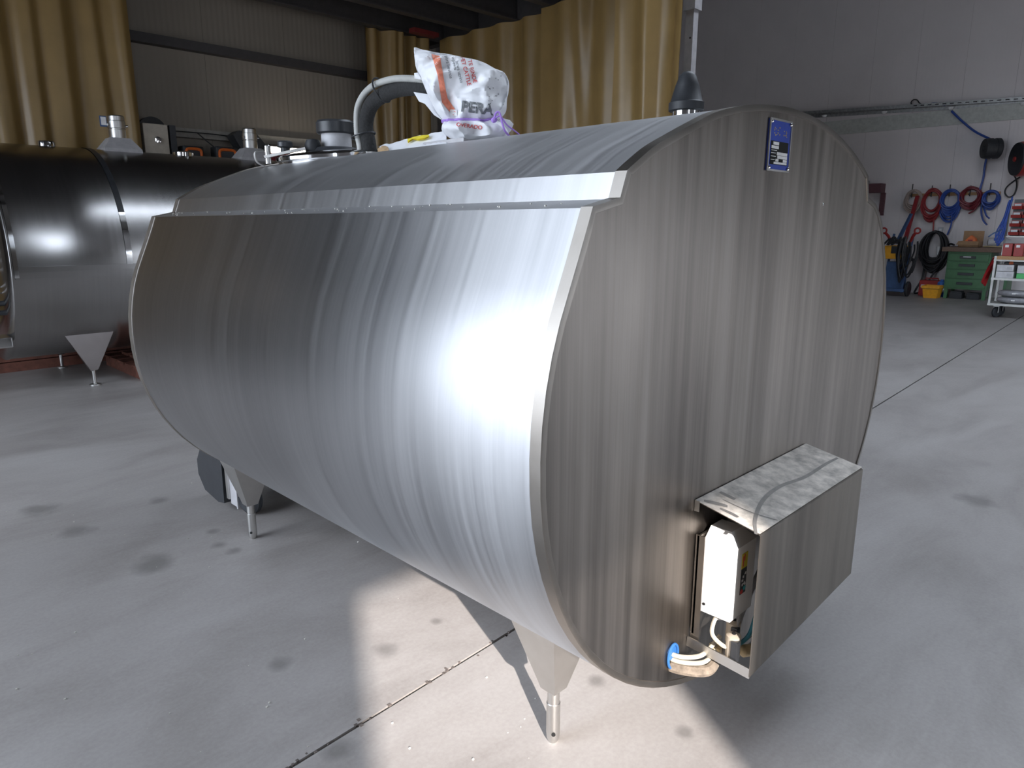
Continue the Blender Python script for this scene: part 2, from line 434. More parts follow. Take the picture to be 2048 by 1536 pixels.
# ------------------------------------------------------------------ curtains
def curtain(name, a, b, z0, z1, label, folds, amp, seed, normal, pinch=0.0):
    """vinyl curtain from a to b (xy); folds = number of pleats"""
    rnd = random.Random(seed); a, b = Vector(a), Vector(b); L = (b - a).length; t = (b - a) / L
    nrm = Vector(normal).normalized()
    ph = [rnd.uniform(0, 6.28) for _ in range(6)]
    nu, nv = max(60, int(folds * 16)), 26
    rings = []
    for i in range(nv + 1):
        h = i / nv; z = z0 + (z1 - z0) * h; row = []
        for k in range(nu + 1):
            s = k / nu; q = s + .012 * math.sin(7 * s + ph[0]) + .02 * (1 - h) * math.sin(3 * s * 6.28 + ph[5])
            w = math.sin(q * folds * 6.283 + ph[1]) ; w = math.copysign(abs(w) ** .9, w)
            w2 = math.sin(q * folds * 2.1 * 6.283 + ph[2] + 1.1 * h) * .28
            w3 = math.sin(q * folds * .43 * 6.283 + ph[3] - .7 * h) * .7
            d = amp * (w * (.75 + .35 * h) + w2 * (1.1 - .6 * h) + w3) * (1 - .25 * h)
            d += amp * .35 * noise.noise(Vector((s * L * 3, h * 4, seed)))
            d += pinch * amp * 2.2 * math.exp(-((s - .45) / .09) ** 2) * max(0, (h - .55) / .45)
            p = a + t * (s * L); row.append(Vector((p.x + nrm.x * d, p.y + nrm.y * d, z)))
        rings.append(row)
    th = Vector((nrm.x, nrm.y, 0)) * -.004
    mb = MB()
    mb.loft(rings, False)
    mb.loft([[p + th for p in r] for r in rings], False)
    for r in (rings[0], rings[-1]): mb.loft([r, [p + th for p in r]], False)
    o = mb.build(name, M['curtain'], None, True, 80)
    return tag(o, label, 'curtain', 'tan tarpaulin curtains')
curtain('curtain', (-.6, 9.15), (3.07, 9.2), .05, 4.24, 'tan tarpaulin curtain hanging behind the left end of the second tank', 13, .034, 5, (0, -1))
curtain('curtain', (6.22, 9.17), (7.32, 9.1), .05, 4.24, 'short bunched tan curtain in the corner behind the bent black pipe', 5, .05, 11, (0, -1), 1)
curtain('curtain', (7.42, 9.0), (7.5, 6.72), .05, 4.235, 'tan curtain behind the white sack, next to the corner', 4.5, .045, 21, (-1, 0))
curtain('curtain', (7.33, 6.80), (7.42, 5.35), .05, 4.235, 'middle tan curtain panel between the sack and the rubber cone', 2.3, .05, 33, (-1, 0), 1)
curtain('curtain', (7.14, 5.42), (7.18, 4.55), .05, 4.235, 'bunched tan curtain end hanging beside the grey column', 1.8, .06, 47, (-1, 0))

# ------------------------------------------------------------------ the milk tank
XC, Y0, Y1 = 2.0154, .9225, 3.4415
A_, B_, N_, ZC_ = 1.0077, .8594, 2.1, 1.0074
def low_x(z, side):
    q = abs((z - ZC_) / B_); x = A_ * max(0, 1 - q ** N_) ** (1 / N_)
    if side < 0 and z > 1.33: x *= 1 + .05 * ((z - 1.33) / .203) ** 2.4
    return x
lower = []
for k in range(29):                                                 # left side, top to bottom
    an = math.radians(37.5 - k * (127.5 / 28)); s = math.sin(an)
    z = ZC_ + B_ * math.copysign(abs(s) ** (2 / N_), s); lower.append(V(-low_x(z, -1), z))
lower[0] = V(-.859, 1.533)
for k in range(1, 29):
    an = math.radians(-90 + k * (127.5 / 28)); s = math.sin(an)
    z = ZC_ + B_ * math.copysign(abs(s) ** (2 / N_), s); lower.append(V(low_x(z, 1), z))
lower[-1] = V(.805, 1.539)
arc = [(-.746, 1.610), (-.698, 1.638), (-.644, 1.667), (-.569, 1.697), (-.489, 1.728), (-.382, 1.765), (-.235, 1.795), (-.1, 1.809), (.02, 1.8125), (.165, 1.805), (.292, 1.786), (.436, 1.75), (.559, 1.706), (.651, 1.662)]
arc = [V(p.x, p.y) for p in spline([(a, b, 0) for a, b in arc], 4)]
upper = [V(-.859, 1.533), V(-.768, 1.553)] + arc + [V(.68, 1.589), V(.754, 1.571), V(.805, 1.539)]
def ztop(x):
    x -= XC
    for p, q in zip(arc, arc[1:]):
        if p.x <= x <= q.x: return p.y + (q.y - p.y) * (x - p.x) / (q.x - p.x)
    return 1.6
outline = lower + upper[-2:0:-1]                                    # closed, left top -> bottom -> right -> over the dome
def inset(poly, d):
    out = []; n = len(poly)
    for i, p in enumerate(poly):
        a, b = poly[i - 1], poly[(i + 1) % n]; t = (b - a).normalized()
        out.append(p + V(-t.y, t.x) * d)
    return out
P3 = lambda poly, y: [Vector((XC + p.x, y, p.y)) for p in poly]
tank = thing('milk_tank', (XC, (Y0 + Y1) / 2, 0), 'large oval stainless steel milk cooling tank on legs in the foreground', 'tank')
ysec = [Y0 + .03, 1.3, 1.7, 2.1, 2.5, 2.9, 3.2, Y1]
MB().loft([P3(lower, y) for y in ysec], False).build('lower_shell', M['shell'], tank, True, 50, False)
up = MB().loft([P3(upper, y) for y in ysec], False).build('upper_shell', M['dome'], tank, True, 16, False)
# end plates and rims
o_in = inset(outline, .013)
if sum((o_in[i] - outline[i]).dot(V(0, 1.2) - outline[i]) for i in range(len(outline))) < 0: o_in = inset(outline, -.013); sgn = -1
else: sgn = 1
rimo = inset(outline, -.003 * sgn)
MB().loft([P3(outline, Y0 + .034), P3(rimo, Y0 + .032), P3(rimo, Y0 + .001), P3(outline, Y0), P3(o_in, Y0), P3(inset(outline, .0145 * sgn), Y0 + .004)]).build('front_rim', M['rim'], tank, True, 30)
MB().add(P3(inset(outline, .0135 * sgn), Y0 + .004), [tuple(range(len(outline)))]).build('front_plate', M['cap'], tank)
MB().loft([P3(outline, Y1 - .034), P3(rimo, Y1 - .032), P3(rimo, Y1 - .001), P3(outline, Y1), P3(o_in, Y1)]).build('rear_rim', M['rim'], tank, True, 30)
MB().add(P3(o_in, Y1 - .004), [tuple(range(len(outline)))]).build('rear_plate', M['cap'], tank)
# bright edge strip of the dome, with grit lying on the ledge
mb = MB(); rg = random.Random(8)
for k in range(60):
    y = rg.uniform(1.0, 3.4); s = rg.uniform(.0006, .002); x = XC - rg.uniform(.775, .85); zz = 1.553 - (abs(x - XC) - .768) / .091 * .02
    mb.box(x - s, x + s, y - s, y + s, zz, zz + s * 1.6)
o = mb.build('ledge_grit', M['crumb'], tank); o['kind'] = 'stuff'
# legs
def leg(lx, ly, sx):
    lg = MB().lathe([(.014, 0), (.019, .012), (.0205, .03), (.0205, .13), (.0185, .132), (.0185, .27)], (lx, ly, 0), n=20).build('leg', M['steel'], tank, True, 40)
    mb = MB(); r = []
    for z, ax, ay in ((.178, .027, .027), (.205, .034, .034), (.42, .1, .085), (.52, .13, .11)):
        r.append([Vector((lx + a * ax, ly + b * ay, z)) for a, b in ((-1, -1), (1, -1), (1, 1), (-1, 1))])
    mb.loft(r, True, True, True).build('gusset', M['steel'], lg)
    MB().lathe([(.006, 0), (.0062, .003)], (lx - .0138, ly - .0138, .036), (-1, -1, 0), 10).build('pin_hole', M['hole'], lg)
for sx in (-1, 1):
    for ly in (1.198, 3.166): leg(XC + sx * .645, ly, sx)
# name plate
np_ = MB().box(1.9, 2.03, Y0 - .0005, Y0 + .005, 1.645, 1.778, bev=.002).build('nameplate', M['plateblue'], tank)
np_['label'] = 'blue and black riveted name plate'
fr = MB(); pl = (1.9, 2.03, 1.645, 1.778)
for a in ((1.898, 1.903, 1.643, 1.78), (2.027, 2.032, 1.643, 1.78), (1.903, 2.027, 1.643, 1.648), (1.903, 2.027, 1.775, 1.78)): fr.box(a[0], a[1], Y0 - .003, Y0, a[2], a[3])
fr.build('frame', M['steel'], np_)
for x in (1.907, 2.023):
    for z in (1.652, 1.771): MB().lathe([(.005, 0), (.004, .003), (.001, .004)], (x, Y0 - .003, z), (0, -1, 0), 10).build('rivet', M['chrome'], np_, True)
MB().box(1.913, 2.018, Y0 - .0018, Y0 - .0005, 1.661, 1.722).build('data_field', M['hole'], np_)
mb = MB()
for x0, x1, z0, z1 in ((1.924, 1.958, 1.712, 1.720), (1.915, 1.958, 1.702, 1.710), (1.915, 1.948, 1.697, 1.6985), (1.915, 1.942, 1.690, 1.6915), (1.95, 2.014, 1.686, 1.694), (1.915, 1.944, 1.6815, 1.683),
                       (1.954, 2.014, 1.677, 1.685), (1.915, 1.938, 1.6725, 1.674), (1.944, 1.962, 1.669, 1.676), (1.99, 2.014, 1.669, 1.676), (1.934, 2.014, 1.6625, 1.668)):
    mb.box(x0, x1, Y0 - .0026, Y0 - .0018, z0, z1)
mb.build('data_print', M['whitep'], np_)['kind'] = 'stuff'
mb = MB(); rs = random.Random(40)
for k in range(26):                                                 # worn, unreadable brown emblem
    x = rs.choice((1.928, 1.934, 1.941, 1.948, 1.956, 1.986, 1.993, 2.0)) + rs.uniform(-.002, .002); z = rs.uniform(1.735, 1.757)
    mb.box(x, x + rs.uniform(.002, .006), Y0 - .0015, Y0 - .0004, z, z + rs.uniform(.0015, .004))
mb.build('logo_print', M['brass'], np_)['kind'] = 'stuff'
# small fixings on the front plate
for p in ((1648, 408), (1571, 262)):
    q = at(*p, Y=Y0); MB().lathe([(.005, -.004), (.005, .002), (.002, .004)], (q.x, Y0 + .004, q.z), (0, -1, 0), 10).build('rivet', M['chrome'], tank, True)

# rubber cone on the dome
cxx, cyy = 2.0, 1.245; cz = ztop(cxx)
vc = MB().lathe([(.05, .012), (.053, .014), (.053, .036), (.048, .04), (.036, .085), (.024, .115), (.014, .124), (.002, .127)], (cxx, cyy, cz + .014), n=28).build('rubber_cap', M['rubber'], tank, True, 40)
MB().lathe([(.042, -.02), (.042, .028)], (cxx, cyy, cz), n=28).build('pipe_stub', M['chrome'], vc, True)

# manhole lid with vent
lx, ly = 1.915, 3.14; tl = Vector((-.09, 0, 1)).normalized(); lz = ztop(lx)
lid = MB().lathe([(.25, -.03), (.255, .006), (.262, .012), (.262, .026), (.25, .034), (.2, .042), (.1, .05), (.02, .052)], (lx, ly, lz - .01), tl, 48).build('manhole_lid', M['chrome'], tank, True, 30)
mb = MB(); h0 = V(lx - .235, ly + .11, lz + .0)
mb.bar(h0 + V(-.05, .03, .0), h0 + V(.12, -.05, .045), .035, .012).lathe([(.014, -.03), (.014, .05), (.01, .055)], h0 + V(-.035, .02, 0), (0, 0, 1), 12)
mb.tube(spline([h0 + V(-.05, .03, .03), h0 + V(-.085, .045, .02), h0 + V(-.08, .045, -.02), h0 + V(-.05, .03, -.04)], 5), .006, 8)
mb.build('clamp', M['steel'], lid, True)
MB().lathe([(.022, .02), (.022, .045), (.036, .05), (.036, .07), (.03, .076), (.004, .078)], h0 + V(.045, -.0, 0), n=18).build('clamp_knob', M['black'], lid, True)
kx, ky = 1.975, 3.2; kz = lz + .025
MB().lathe([(.13, 0), (.135, .012), (.12, .03), (.1, .034)], (kx, ky, kz), n=32).build('vent_flange', M['rubber'], lid, True)
MB().lathe([(.073, .02), (.073, .12)], (kx, ky, kz), n=28).build('vent_tube', M['greytube'], lid, True)
MB().lathe([(.086, .098), (.094, .104), (.095, .15), (.088, .16), (.01, .163)], (kx, ky, kz), n=32).build('vent_cap', M['black'], lid, True)
MB().lathe([(.035, 0), (.04, .04), (.03, .065), (.005, .07)], (kx - .12, ky + .02, kz), n=16).build('vent_boot', M['rubber'], lid, True)

# insulated pipe with conduit
PX = 1.97
blk = spline([at(741, 322, X=PX), at(738, 290, X=PX), at(732, 248, X=PX), at(744, 208, X=PX), at(778, 184, X=PX), at(820, 175, X=PX), at(880, 178, X=PX), at(930, 182, X=PX)], 8)
pipe = MB().tube(blk, .034, 16).build('insulated_pipe', M['foam'], tank, True)
cp = spline([at(716, 333, X=PX - .03), at(720, 298, X=PX - .03), at(714, 262, X=PX - .03), at(716, 212, X=PX - .03), at(740, 176, X=PX - .03), at(782, 159, X=PX - .03), at(830, 158, X=PX - .03), at(880, 164, X=PX - .03)], 26)
MB().tube(cp, [.0135 + .0012 * (i % 2) for i in range(len(cp))], 12).build('conduit', M['conduit'], pipe, True, 70)
def ring_at(path, i, r, rr, name, m, par):
    p = Vector(path[i]); t = (Vector(path[i + 1]) - Vector(path[i - 1])).normalized(); q = t.to_track_quat('Z', 'Y').to_matrix()
    MB().tube([p + q @ Vector((r * math.cos(a), r * math.sin(a), 0)) for a in [k * 2 * math.pi / 20 for k in range(20)]], rr, 6, True).build(name, m, par, True)
for i, dx in ((12, 0), (30, 0)):
    p = blk[i]; q = min(cp, key=lambda c: (c - p).length); c = (p + q) / 2 + (p - q) * .12
    t = (blk[i + 1] - blk[i - 1]).normalized(); w = (p - q).normalized(); u = t.cross(w)
    MB().tube([c + w * (.056 * math.cos(a)) + u * (.036 * math.sin(a)) for a in [k * 2 * math.pi / 24 for k in range(24)]], .004, 6, True).build('cable_tie', M['black'], pipe, True)
b0 = blk[2]
MB().lathe([(.04, -.02), (.04, .02)], b0, (0, 0, 1), 20).build('hose_clamp', M['chrome'], pipe, True)
MB().lathe([(.05, -.03), (.05, .006)], (b0.x, b0.y, ztop(b0.x) + .01), (0, 0, 1), 20).build('pipe_collar', M['steel'], pipe, True)

# motor mount under the sack
mm = MB().box(1.93, 2.1, 2.2, 2.46, 1.79, 1.835, bev=.004).build('motor_plate', M['column'], tank)
MB().lathe([(.07, 0), (.07, .22), (.06, .24), (.01, .245)], (2.03, 2.24, 1.83), n=24).build('motor', M['greytube'], mm, True)

# sheet steel cover with controls
bx0, bx1, yf = 1.634, 2.346, .732
cov = MB().loft([[Vector((x, y, z)) for y, z in ((Y0 + .002, .766), (yf + .006, .727), (yf, .722), (yf, zb))] for x, zb in ((bx0, .313), (bx1, .352))], False)
cov.loft([[Vector((x, y, z)) for y, z in ((Y0 + .002, .763), (yf + .009, .724), (yf + .003, .720), (yf + .003, zb))] for x, zb in ((bx0, .313), (bx1, .352))], False)
for x, zb in ((bx0, .313), (bx1, .352)):
    cov.loft([[Vector((x, y, z)) for y, z in ((Y0 + .002, .766), (yf + .006, .727), (yf, .722), (yf, zb))], [Vector((x, y, z)) for y, z in ((Y0 + .002, .763), (yf + .009, .724), (yf + .003, .720), (yf + .003, zb))]], False)
cover = cov.build('control_cover', M['dusty'], tank)
# dusty top skin of the cover
tz = lambda y: .7665 - (Y0 - y) / (Y0 - yf) * (.7665 - .7275)
MB().add([(bx0 - .004, Y0, tz(Y0)), (bx0 - .004, yf + .003, tz(yf + .003)), (bx1 + .002, yf + .003, tz(yf + .003)), (bx1 + .002, Y0, tz(Y0)),
          (bx0 - .004, Y0, tz(Y0) + .0015), (bx0 - .004, yf + .003, tz(yf + .003) + .0015), (bx1 + .002, yf + .003, tz(yf + .003) + .0015), (bx1 + .002, Y0, tz(Y0) + .0015)],
         [(0, 3, 2, 1), (4, 5, 6, 7), (0, 1, 5, 4), (1, 2, 6, 5), (2, 3, 7, 6), (3, 0, 4, 7)]).build('top_sheet', M['dust_top'], cover)
def on_top(px, py):
    lo, hi = .70, Y0
    for _ in range(40):
        y = (lo + hi) / 2; p = at(px, py, Y=y)
        if p.z < tz(y): hi = y
        else: lo = y
    return p
def mark(pix, w, name):
    pts = spline([on_top(*p) for p in pix], 6); L, R = [], []
    for i, p in enumerate(pts):
        t = (pts[min(i + 1, len(pts) - 1)] - pts[max(i - 1, 0)]); s = Vector((-t.y, t.x, 0)).normalized() * (w * (.35 + .65 * math.sin(math.pi * (.15 + .7 * i / len(pts)))))
        for S, sg in ((L, 1), (R, -1)):
            q = p + s * sg; S.append(Vector((q.x, q.y, tz(q.y) + .0022)))
    MB().loft([L, R], False).build(name, M['dust_mark'], cover)
mark([(1512, 1070), (1510, 1040), (1525, 1003), (1558, 975), (1610, 955), (1650, 930), (1675, 917)], .006, 'wipe_mark')
mark([(1408, 1003), (1432, 1008), (1455, 1014)], .009, 'wipe_mark')
mark([(1440, 985), (1456, 993), (1470, 1000)], .008, 'wipe_mark')
mark([(1440, 1018), (1462, 1028), (1476, 1036)], .007, 'wipe_mark')
mark([(1445, 1000), (1500, 1025), (1555, 1042)], .0025, 'wipe_mark')
MB().box(bx0 - .003, bx0, Y0 - .012, Y0 + .003, .735, .767).build('hem', M['steel'], cover)
MB().add([(bx1, Y0, .76), (bx1, yf, .722), (bx1, yf, .352), (bx1, Y0, .36), (bx1 + .003, Y0, .76), (bx1 + .003, yf, .722), (bx1 + .003, yf, .352), (bx1 + .003, Y0, .36)],
         [(0, 1, 2, 3), (4, 7, 6, 5), (0, 4, 5, 1), (1, 5, 6, 2), (2, 6, 7, 3), (3, 7, 4, 0)]).build('side_panel', M['dusty'], cover)
MB().bar((bx0 + .002, Y0 + .003, .335), (bx0 + .002, yf + .001, .322), .004, .03).build('bottom_bar', M['steel'], cover)
MB().box(1.645, 1.648, .895, Y0, .345, .662).box(1.645, 1.9, .912, .918, .36, .66).build('mounting_bracket', M['rim'], cover)
wb = MB()
wx0, wx1, wy0, wy1 = 1.66, 1.785, .813, .906
wb.loft([[Vector((x, y, z)) for x, y in ((a, b), (c, b), (c, d), (a, d))] for z, a, c, b, d in ((.43, wx0, wx1, wy0, wy1), (.643, wx0, wx1, wy0, wy1), (.678, wx0 + .035, wx1 - .03, wy0 + .03, wy1))], True, True, True)
wbo = wb.build('control_unit', M['white_box'], tank); wbo['label'] = 'white control unit with a coloured sticker'
MB().box(wx0 + .046, wx0 + .078, wy0 - .001, wy0, .573, .618).build('sticker_yellow', M['yellow'], wbo)
MB().box(wx0 + .046, wx0 + .078, wy0 - .001, wy0, .495, .573).build('sticker_black', M['black'], wbo)
mb = MB(); rs = random.Random(4)
for k in range(9):
    x = wx0 + .05 + rs.random() * .02; z = .515 + rs.random() * .045; mb.box(x, x + rs.uniform(.003, .009), wy0 - .0018, wy0 - .001, z, z + rs.uniform(.003, .008))
mb.build('sticker_print', M['whitep'], wbo)['kind'] = 'stuff'
MB().lathe([(.007, 0), (.007, .001)], (wx0 + .055, wy0 - .001, .503), (0, -1, 0), 12).build('sticker_red_spot', M['redp'], wbo)
MB().lathe([(.007, 0), (.007, .001)], (wx0 + .070, wy0 - .001, .51), (0, -1, 0), 12).build('sticker_teal_spot', M['teal'], wbo)
MB().box(wx0 + .051, wx0 + .055, wy0 - .0018, wy0 - .001, .58, .61).box(wx0 + .058, wx0 + .062, wy0 - .0018, wy0 - .001, .595, .615).build('sticker_red_print', M['redp'], wbo)
MB().lathe([(.004, 0), (.004, .002)], (wx0, .893, .455), (-1, 0, 0), 10).build('cable_hole', M['hole'], wbo)
MB().lathe([(.012, -.02), (.012, .0)], (wx0 + .03, .86, .432), (0, 0, 1), 12).build('cable_gland', M['greytube'], wbo)
# solenoid valves
for vx, vy, vz in ((1.665, .80, .35), (1.71, .825, .362)):
    vo = MB().lathe([(.014, -.02), (.02, -.015), (.02, .045), (.013, .048), (.006, .05)], (vx, vy, vz), n=18).build('valve', M['beige'], cover, True)
    MB().box(vx - .024, vx - .006, vy - .024, vy - .004, vz - .02, vz + .04, bev=.002).build('coil', M['black'], vo)
    MB().lathe([(.006, .0), (.006, .053)], (vx, vy, vz), n=10).build('stem', M['hole'], vo)
MB().lathe([(.014, -.02), (.017, -.018), (.017, .03), (.012, .03), (.012, .01)], (1.715, .78, .335), (.9, -.4, -.1), 16).build('outlet_fitting', M['brass'], cover, True)
MB().tube(spline([(1.7, .8, .35), (1.74, .79, .37), (1.8, .8, .42)], 6), .006, 8).build('cyan_hose', M['cyan'], cover, True)
for dz in (0, .014, .028):
    MB().tube(spline([(1.70, .81, .375 + dz), (1.78, .83, .41 + dz), (1.9, .85, .46 + dz)], 6), .005, 8).build('thin_hose', M['greytube'], cover, True)
MB().tube(spline([(1.69, .86, .43), (1.66, .86, .41), (1.64, .85, .385), (1.65, .82, .36), (1.665, .80, .36)], 6), .006, 8).build('supply_hose', M['hose_white'], cover, True)
# blue grommet with hoses
gq = at(1346, 1312, Y=Y0)
gr = MB().tube([gq + Vector((.024 * math.cos(a), 0, .036 * math.sin(a))) for a in [k * 2 * math.pi / 28 for k in range(28)]], .004, 8, True).build('grommet', M['bluering'], tank, True)
MB().lathe([(.024, 0), (.024, .002)], gq + Vector((0, .004, .012)), (0, -1, 0), 20).build('grommet_plug', M['bluering'], gr)
for k, (m, r, dz) in enumerate((('hose_white', .0065, .002), ('hose_white', .0065, -.014), ('hose_dust', .016, -.036))):
    MB().tube(spline([gq + Vector((0, .03, dz)), gq + Vector((.01, -.02, dz)), gq + Vector((.06, -.05 - .01 * k, dz - .006)), gq + Vector((.11, -.055 - .008 * k, dz + .002)), gq + Vector((.15, -.06, dz + .02))], 7), r, 10).build('hose', M[m], gr, True)
mb = MB(); rs = random.Random(6)
for k in range(9):
    p = gq + Vector((.13 + rs.uniform(-.012, .012), -.06 + rs.uniform(-.012, .012), rs.uniform(-.05, .01))); mb.box(p.x - .006, p.x + .006, p.y - .006, p.y + .006, p.z - .01, p.z + .01)
mb.build('hose_union', M['brass'], gr)

# ------------------------------------------------------------------ the sack over the agitator motor
UB = (2.0 + 2.27) / 2 ** .5
def on_view(px, py, u=UB):
    x = (px - 1024) / F; v = (768 - py) / F
    uu = math.cos(TH) + v * math.sin(TH); z = -math.sin(TH) + v * math.cos(TH); t = u / uu
    return Vector(((u + x * t) / 2 ** .5, (u - x * t) / 2 ** .5, z * t + HC))
FW = Vector((1, 1, 0)).normalized()
rows = [(97, 829, 834, .05), (104, 829, 860, .2), (112, 830, 905, .3), (124, 831, 962, .42), (138, 834, 990, .5), (150, 838, 1010, .55), (166, 846, 1018, .58), (184, 853, 1017, .6), (202, 861, 1014, .62), (220, 871, 1012, .62), (232, 879, 1003, .6), (241, 885, 994, .58), (247, 886, 998, .62), (256, 884, 1010, .66), (266, 886, 1018, .66), (276, 896, 1012, .64), (284, 908, 992, .6)]
NB = 110; rings = []
fine = spline([(a, b, c) for a, b, c, d in rows], 5); dfs = spline([(d, 0, 0) for a, b, c, d in rows], 5)
def crease(p):
    a = noise.noise(p * 7 + Vector((3, 1, 7))); b = noise.noise(p * 15 + Vector((1, 5, 2))); c = noise.noise(p * 31)
    return (.5 - abs(a)) * .075 + (.4 - abs(b)) * .042 + (.3 - abs(c)) * .010
for j, (q, dq) in enumerate(zip(fine, dfs)):
    py, xl, xr, df = q.x, q.y, q.z, dq.x
    L, R = on_view(xl, py), on_view(xr, py); c = (L + R) / 2; hw = (R - L) / 2; dp = min(hw.length * df * 1.25, .13)
    tie = math.exp(-((py - 243) / 9) ** 2); ring = []
    for k in range(NB):
        a = 2 * math.pi * k / NB; ca, sa = math.cos(a), math.sin(a)
        p = c + hw * math.copysign(abs(ca) ** .8, ca) - FW * (dp * math.copysign(abs(sa) ** .8, sa))
        p = p - FW * ((crease(p) - .025) * (1 - .75 * tie) * (1.1 if sa > 0 else .6)) + (c - p) * (tie * (.05 + .05 * math.sin(a * 13)))
        p += Vector((0, 0, noise.noise(p * 14) * .008)); ring.append(p)
    rings.append(ring)
sack = thing('feed_sack', (2.0, 2.27, 1.83), 'crumpled white printed feed sack tied over the agitator motor', 'sack')
sk = MB().loft(rings, True, True, True)
sko = sk.build('sack_body', M['bag'], sack, True, 45)
bvh = BVHTree.FromPolygons([tuple(p) for p in sk.v], sk.f)
def stick(px, py, off=.0035):
    """point of the sack surface under the mark"""
    q = on_view(px, py, UB - .6); e = on_view(px, py, UB); d = (e - q).normalized()
    h = bvh.ray_cast(q, d, 3)
    return (h[0] - d * off) if h[0] is not None else None
def patch(poly, name, m, nx=6, ny=10):
    """quad patch (4 pixel corners) draped on the sack"""
    a, b, c, d = [Vector((*p, 0)) for p in poly]; vs, fs, ix = [], [], {}
    for j in range(ny + 1):
        for i in range(nx + 1):
            p = (a.lerp(b, i / nx)).lerp(d.lerp(c, i / nx), j / ny); s = stick(p.x, p.y)
            if s is not None: ix[i, j] = len(vs); vs.append(s)
    for j in range(ny):
        for i in range(nx):
            k = [(i, j), (i + 1, j), (i + 1, j + 1), (i, j + 1)]
            if all(q in ix for q in k): fs.append([ix[q] for q in k])
    if fs: MB().add(vs, fs).build(name, m, sack, True, 60)
def draped_text(txt, x, y, ang, size, m, sx=1.0, bold=.012):
    cu = bpy.data.curves.new('t', 'FONT'); cu.body = txt; cu.size = size; cu.offset = size * bold
    ob = bpy.data.objects.new('t', cu); COL.objects.link(ob)
    me = bpy.data.meshes.new_from_object(ob.evaluated_get(bpy.context.evaluated_depsgraph_get()))
    bpy.data.objects.remove(ob); bpy.data.curves.remove(cu)
    bm = bmesh.new(); bm.from_mesh(me); bpy.data.meshes.remove(me)
    bmesh.ops.triangulate(bm, faces=bm.faces[:])
    bmesh.ops.subdivide_edges(bm, edges=[e for e in bm.edges if e.calc_length() > size * .22], cuts=1, use_grid_fill=True)
    ca, sa = math.cos(ang), math.sin(ang); vs, fs, ok = [], [], []
    for v in bm.verts:
        px = x + (v.co.x * ca * sx - v.co.y * -sa) ; py = y + (v.co.x * sa * sx - v.co.y * ca)
        s = stick(px, py, .004); ok.append(s is not None); vs.append(s or Vector())
    bm.verts.index_update()
    for f in bm.faces:
        q = [v.index for v in f.verts]
        if all(ok[i] for i in q): fs.append(q)
    bm.free()
    if fs: MB().add(vs, fs).build('print', m, sack, False, 30, False)['kind'] = 'stuff'
patch([(863, 108), (880, 112), (890, 172), (875, 150)], 'print_stripe', M['salmon'], 10, 30)
patch([(875, 150), (890, 172), (897, 205), (884, 205)], 'print_stripe', M['salmon'], 10, 24)
patch([(884, 205), (896, 198), (912, 222), (902, 226)], 'print_stripe', M['salmon'], 10, 24)
R = math.radians
draped_text('PERA', 921, 222, R(7), 30, M['greyp'], .95, .03)
draped_text('TTE RINDE', 934, 114, R(76), 11, M['redp'])
draped_text('FET CATTLE', 921, 114, R(76), 11, M['redp'])
draped_text('bowa uzrino', 911, 122, R(78), 9, M['greyp'])
draped_text('wpewis', 903, 114, R(78), 9, M['greyp'])
draped_text('para bovinos', 890, 112, R(78), 9, M['greyp'])
draped_text('OVERADO', 912, 252, R(8), 11, M['redp'])
patch([(900, 219), (914, 219), (914, 232), (900, 232)], 'print_emblem', M['whitep'], 4, 4)
patch([(904, 222), (911, 222), (911, 230), (904, 230)], 'print_emblem', M['redp'], 4, 4)
rs = random.Random(12)
for k in range(16):
    x, y = rs.uniform(975, 1006), rs.uniform(150, 212); patch([(x, y), (x + 1.8, y), (x + 1.8, y + 1.8), (x, y + 1.8)], 'print_dot', M['greyp'], 1, 1)
# back flaps of the sack opening
def flap(pix, u, name, m, th=.004, lum=.012, seed=1):
    pts = [on_view(x, y, u) for x, y in pix]; n = len(pts); c = sum(pts, Vector()) / n
    r1 = [p + FW * (noise.noise(p * 20 + Vector((seed, 0, 0))) * lum) for p in pts]; r2 = [c.lerp(p, .55) - FW * (.01 + noise.noise(p * 15) * lum) for p in pts]
    vs = r1 + r2 + [c - FW * .012] + [p + FW * th for p in r1] ; fs = []
    for k in range(n):
        l = (k + 1) % n; fs += [(k, l, n + l, n + k), (n + k, n + l, 2 * n), (k, 2 * n + 1 + k, 2 * n + 1 + l, l)]
    fs.append(tuple(2 * n + 1 + k for k in range(n)))
    return MB().add(vs, fs).build(name, m, sack, True, 50)
flap([(828, 146), (840, 144), (858, 160), (858, 172), (843, 160), (829, 157)], UB + .07, 'back_flap', M['bag'])
flap([(827, 184), (845, 187), (868, 190), (884, 240), (868, 230), (850, 208), (838, 203)], UB + .07, 'back_flap', M['bag'])
flap([(994, 242), (1005, 236), (1020, 240), (1027, 248), (1022, 262), (1008, 272), (985, 276), (976, 262)], UB - .03, 'loose_corner', M['bag'])
# purple string
sr = []
for k in range(60):
    a = 2 * math.pi * k / 60; i = 11; n_ = int(k / 60 * NB); p = rings[57][n_]
    c = sum(rings[57], Vector()) / NB; sr.append(p + (p - c).normalized() * .005)
stg = MB().tube(sr, .0045, 6, True).build('string', M['purple'], sack, True)
k0 = on_view(988, 240, UB - .115)
MB().tube(spline([k0, on_view(992, 226, UB - .12), on_view(999, 226, UB - .12), on_view(1004, 244, UB - .12), on_view(1010, 262, UB - .11), on_view(1024, 277, UB - .06)], 6), .004, 6).build('string_end', M['purple'], stg, True)
MB().tube(spline([k0, on_view(1000, 232, UB - .12), on_view(1014, 250, UB - .11), on_view(1030, 262, UB - .07), on_view(1042, 272, UB - .03)], 6), .0032, 6).build('string_end', M['purple'], stg, True)
MB().lathe([(.003, -.012), (.01, -.006), (.011, .004), (.004, .011)], k0, (1, .3, .4), 10).build('knot', M['purple'], stg, True)
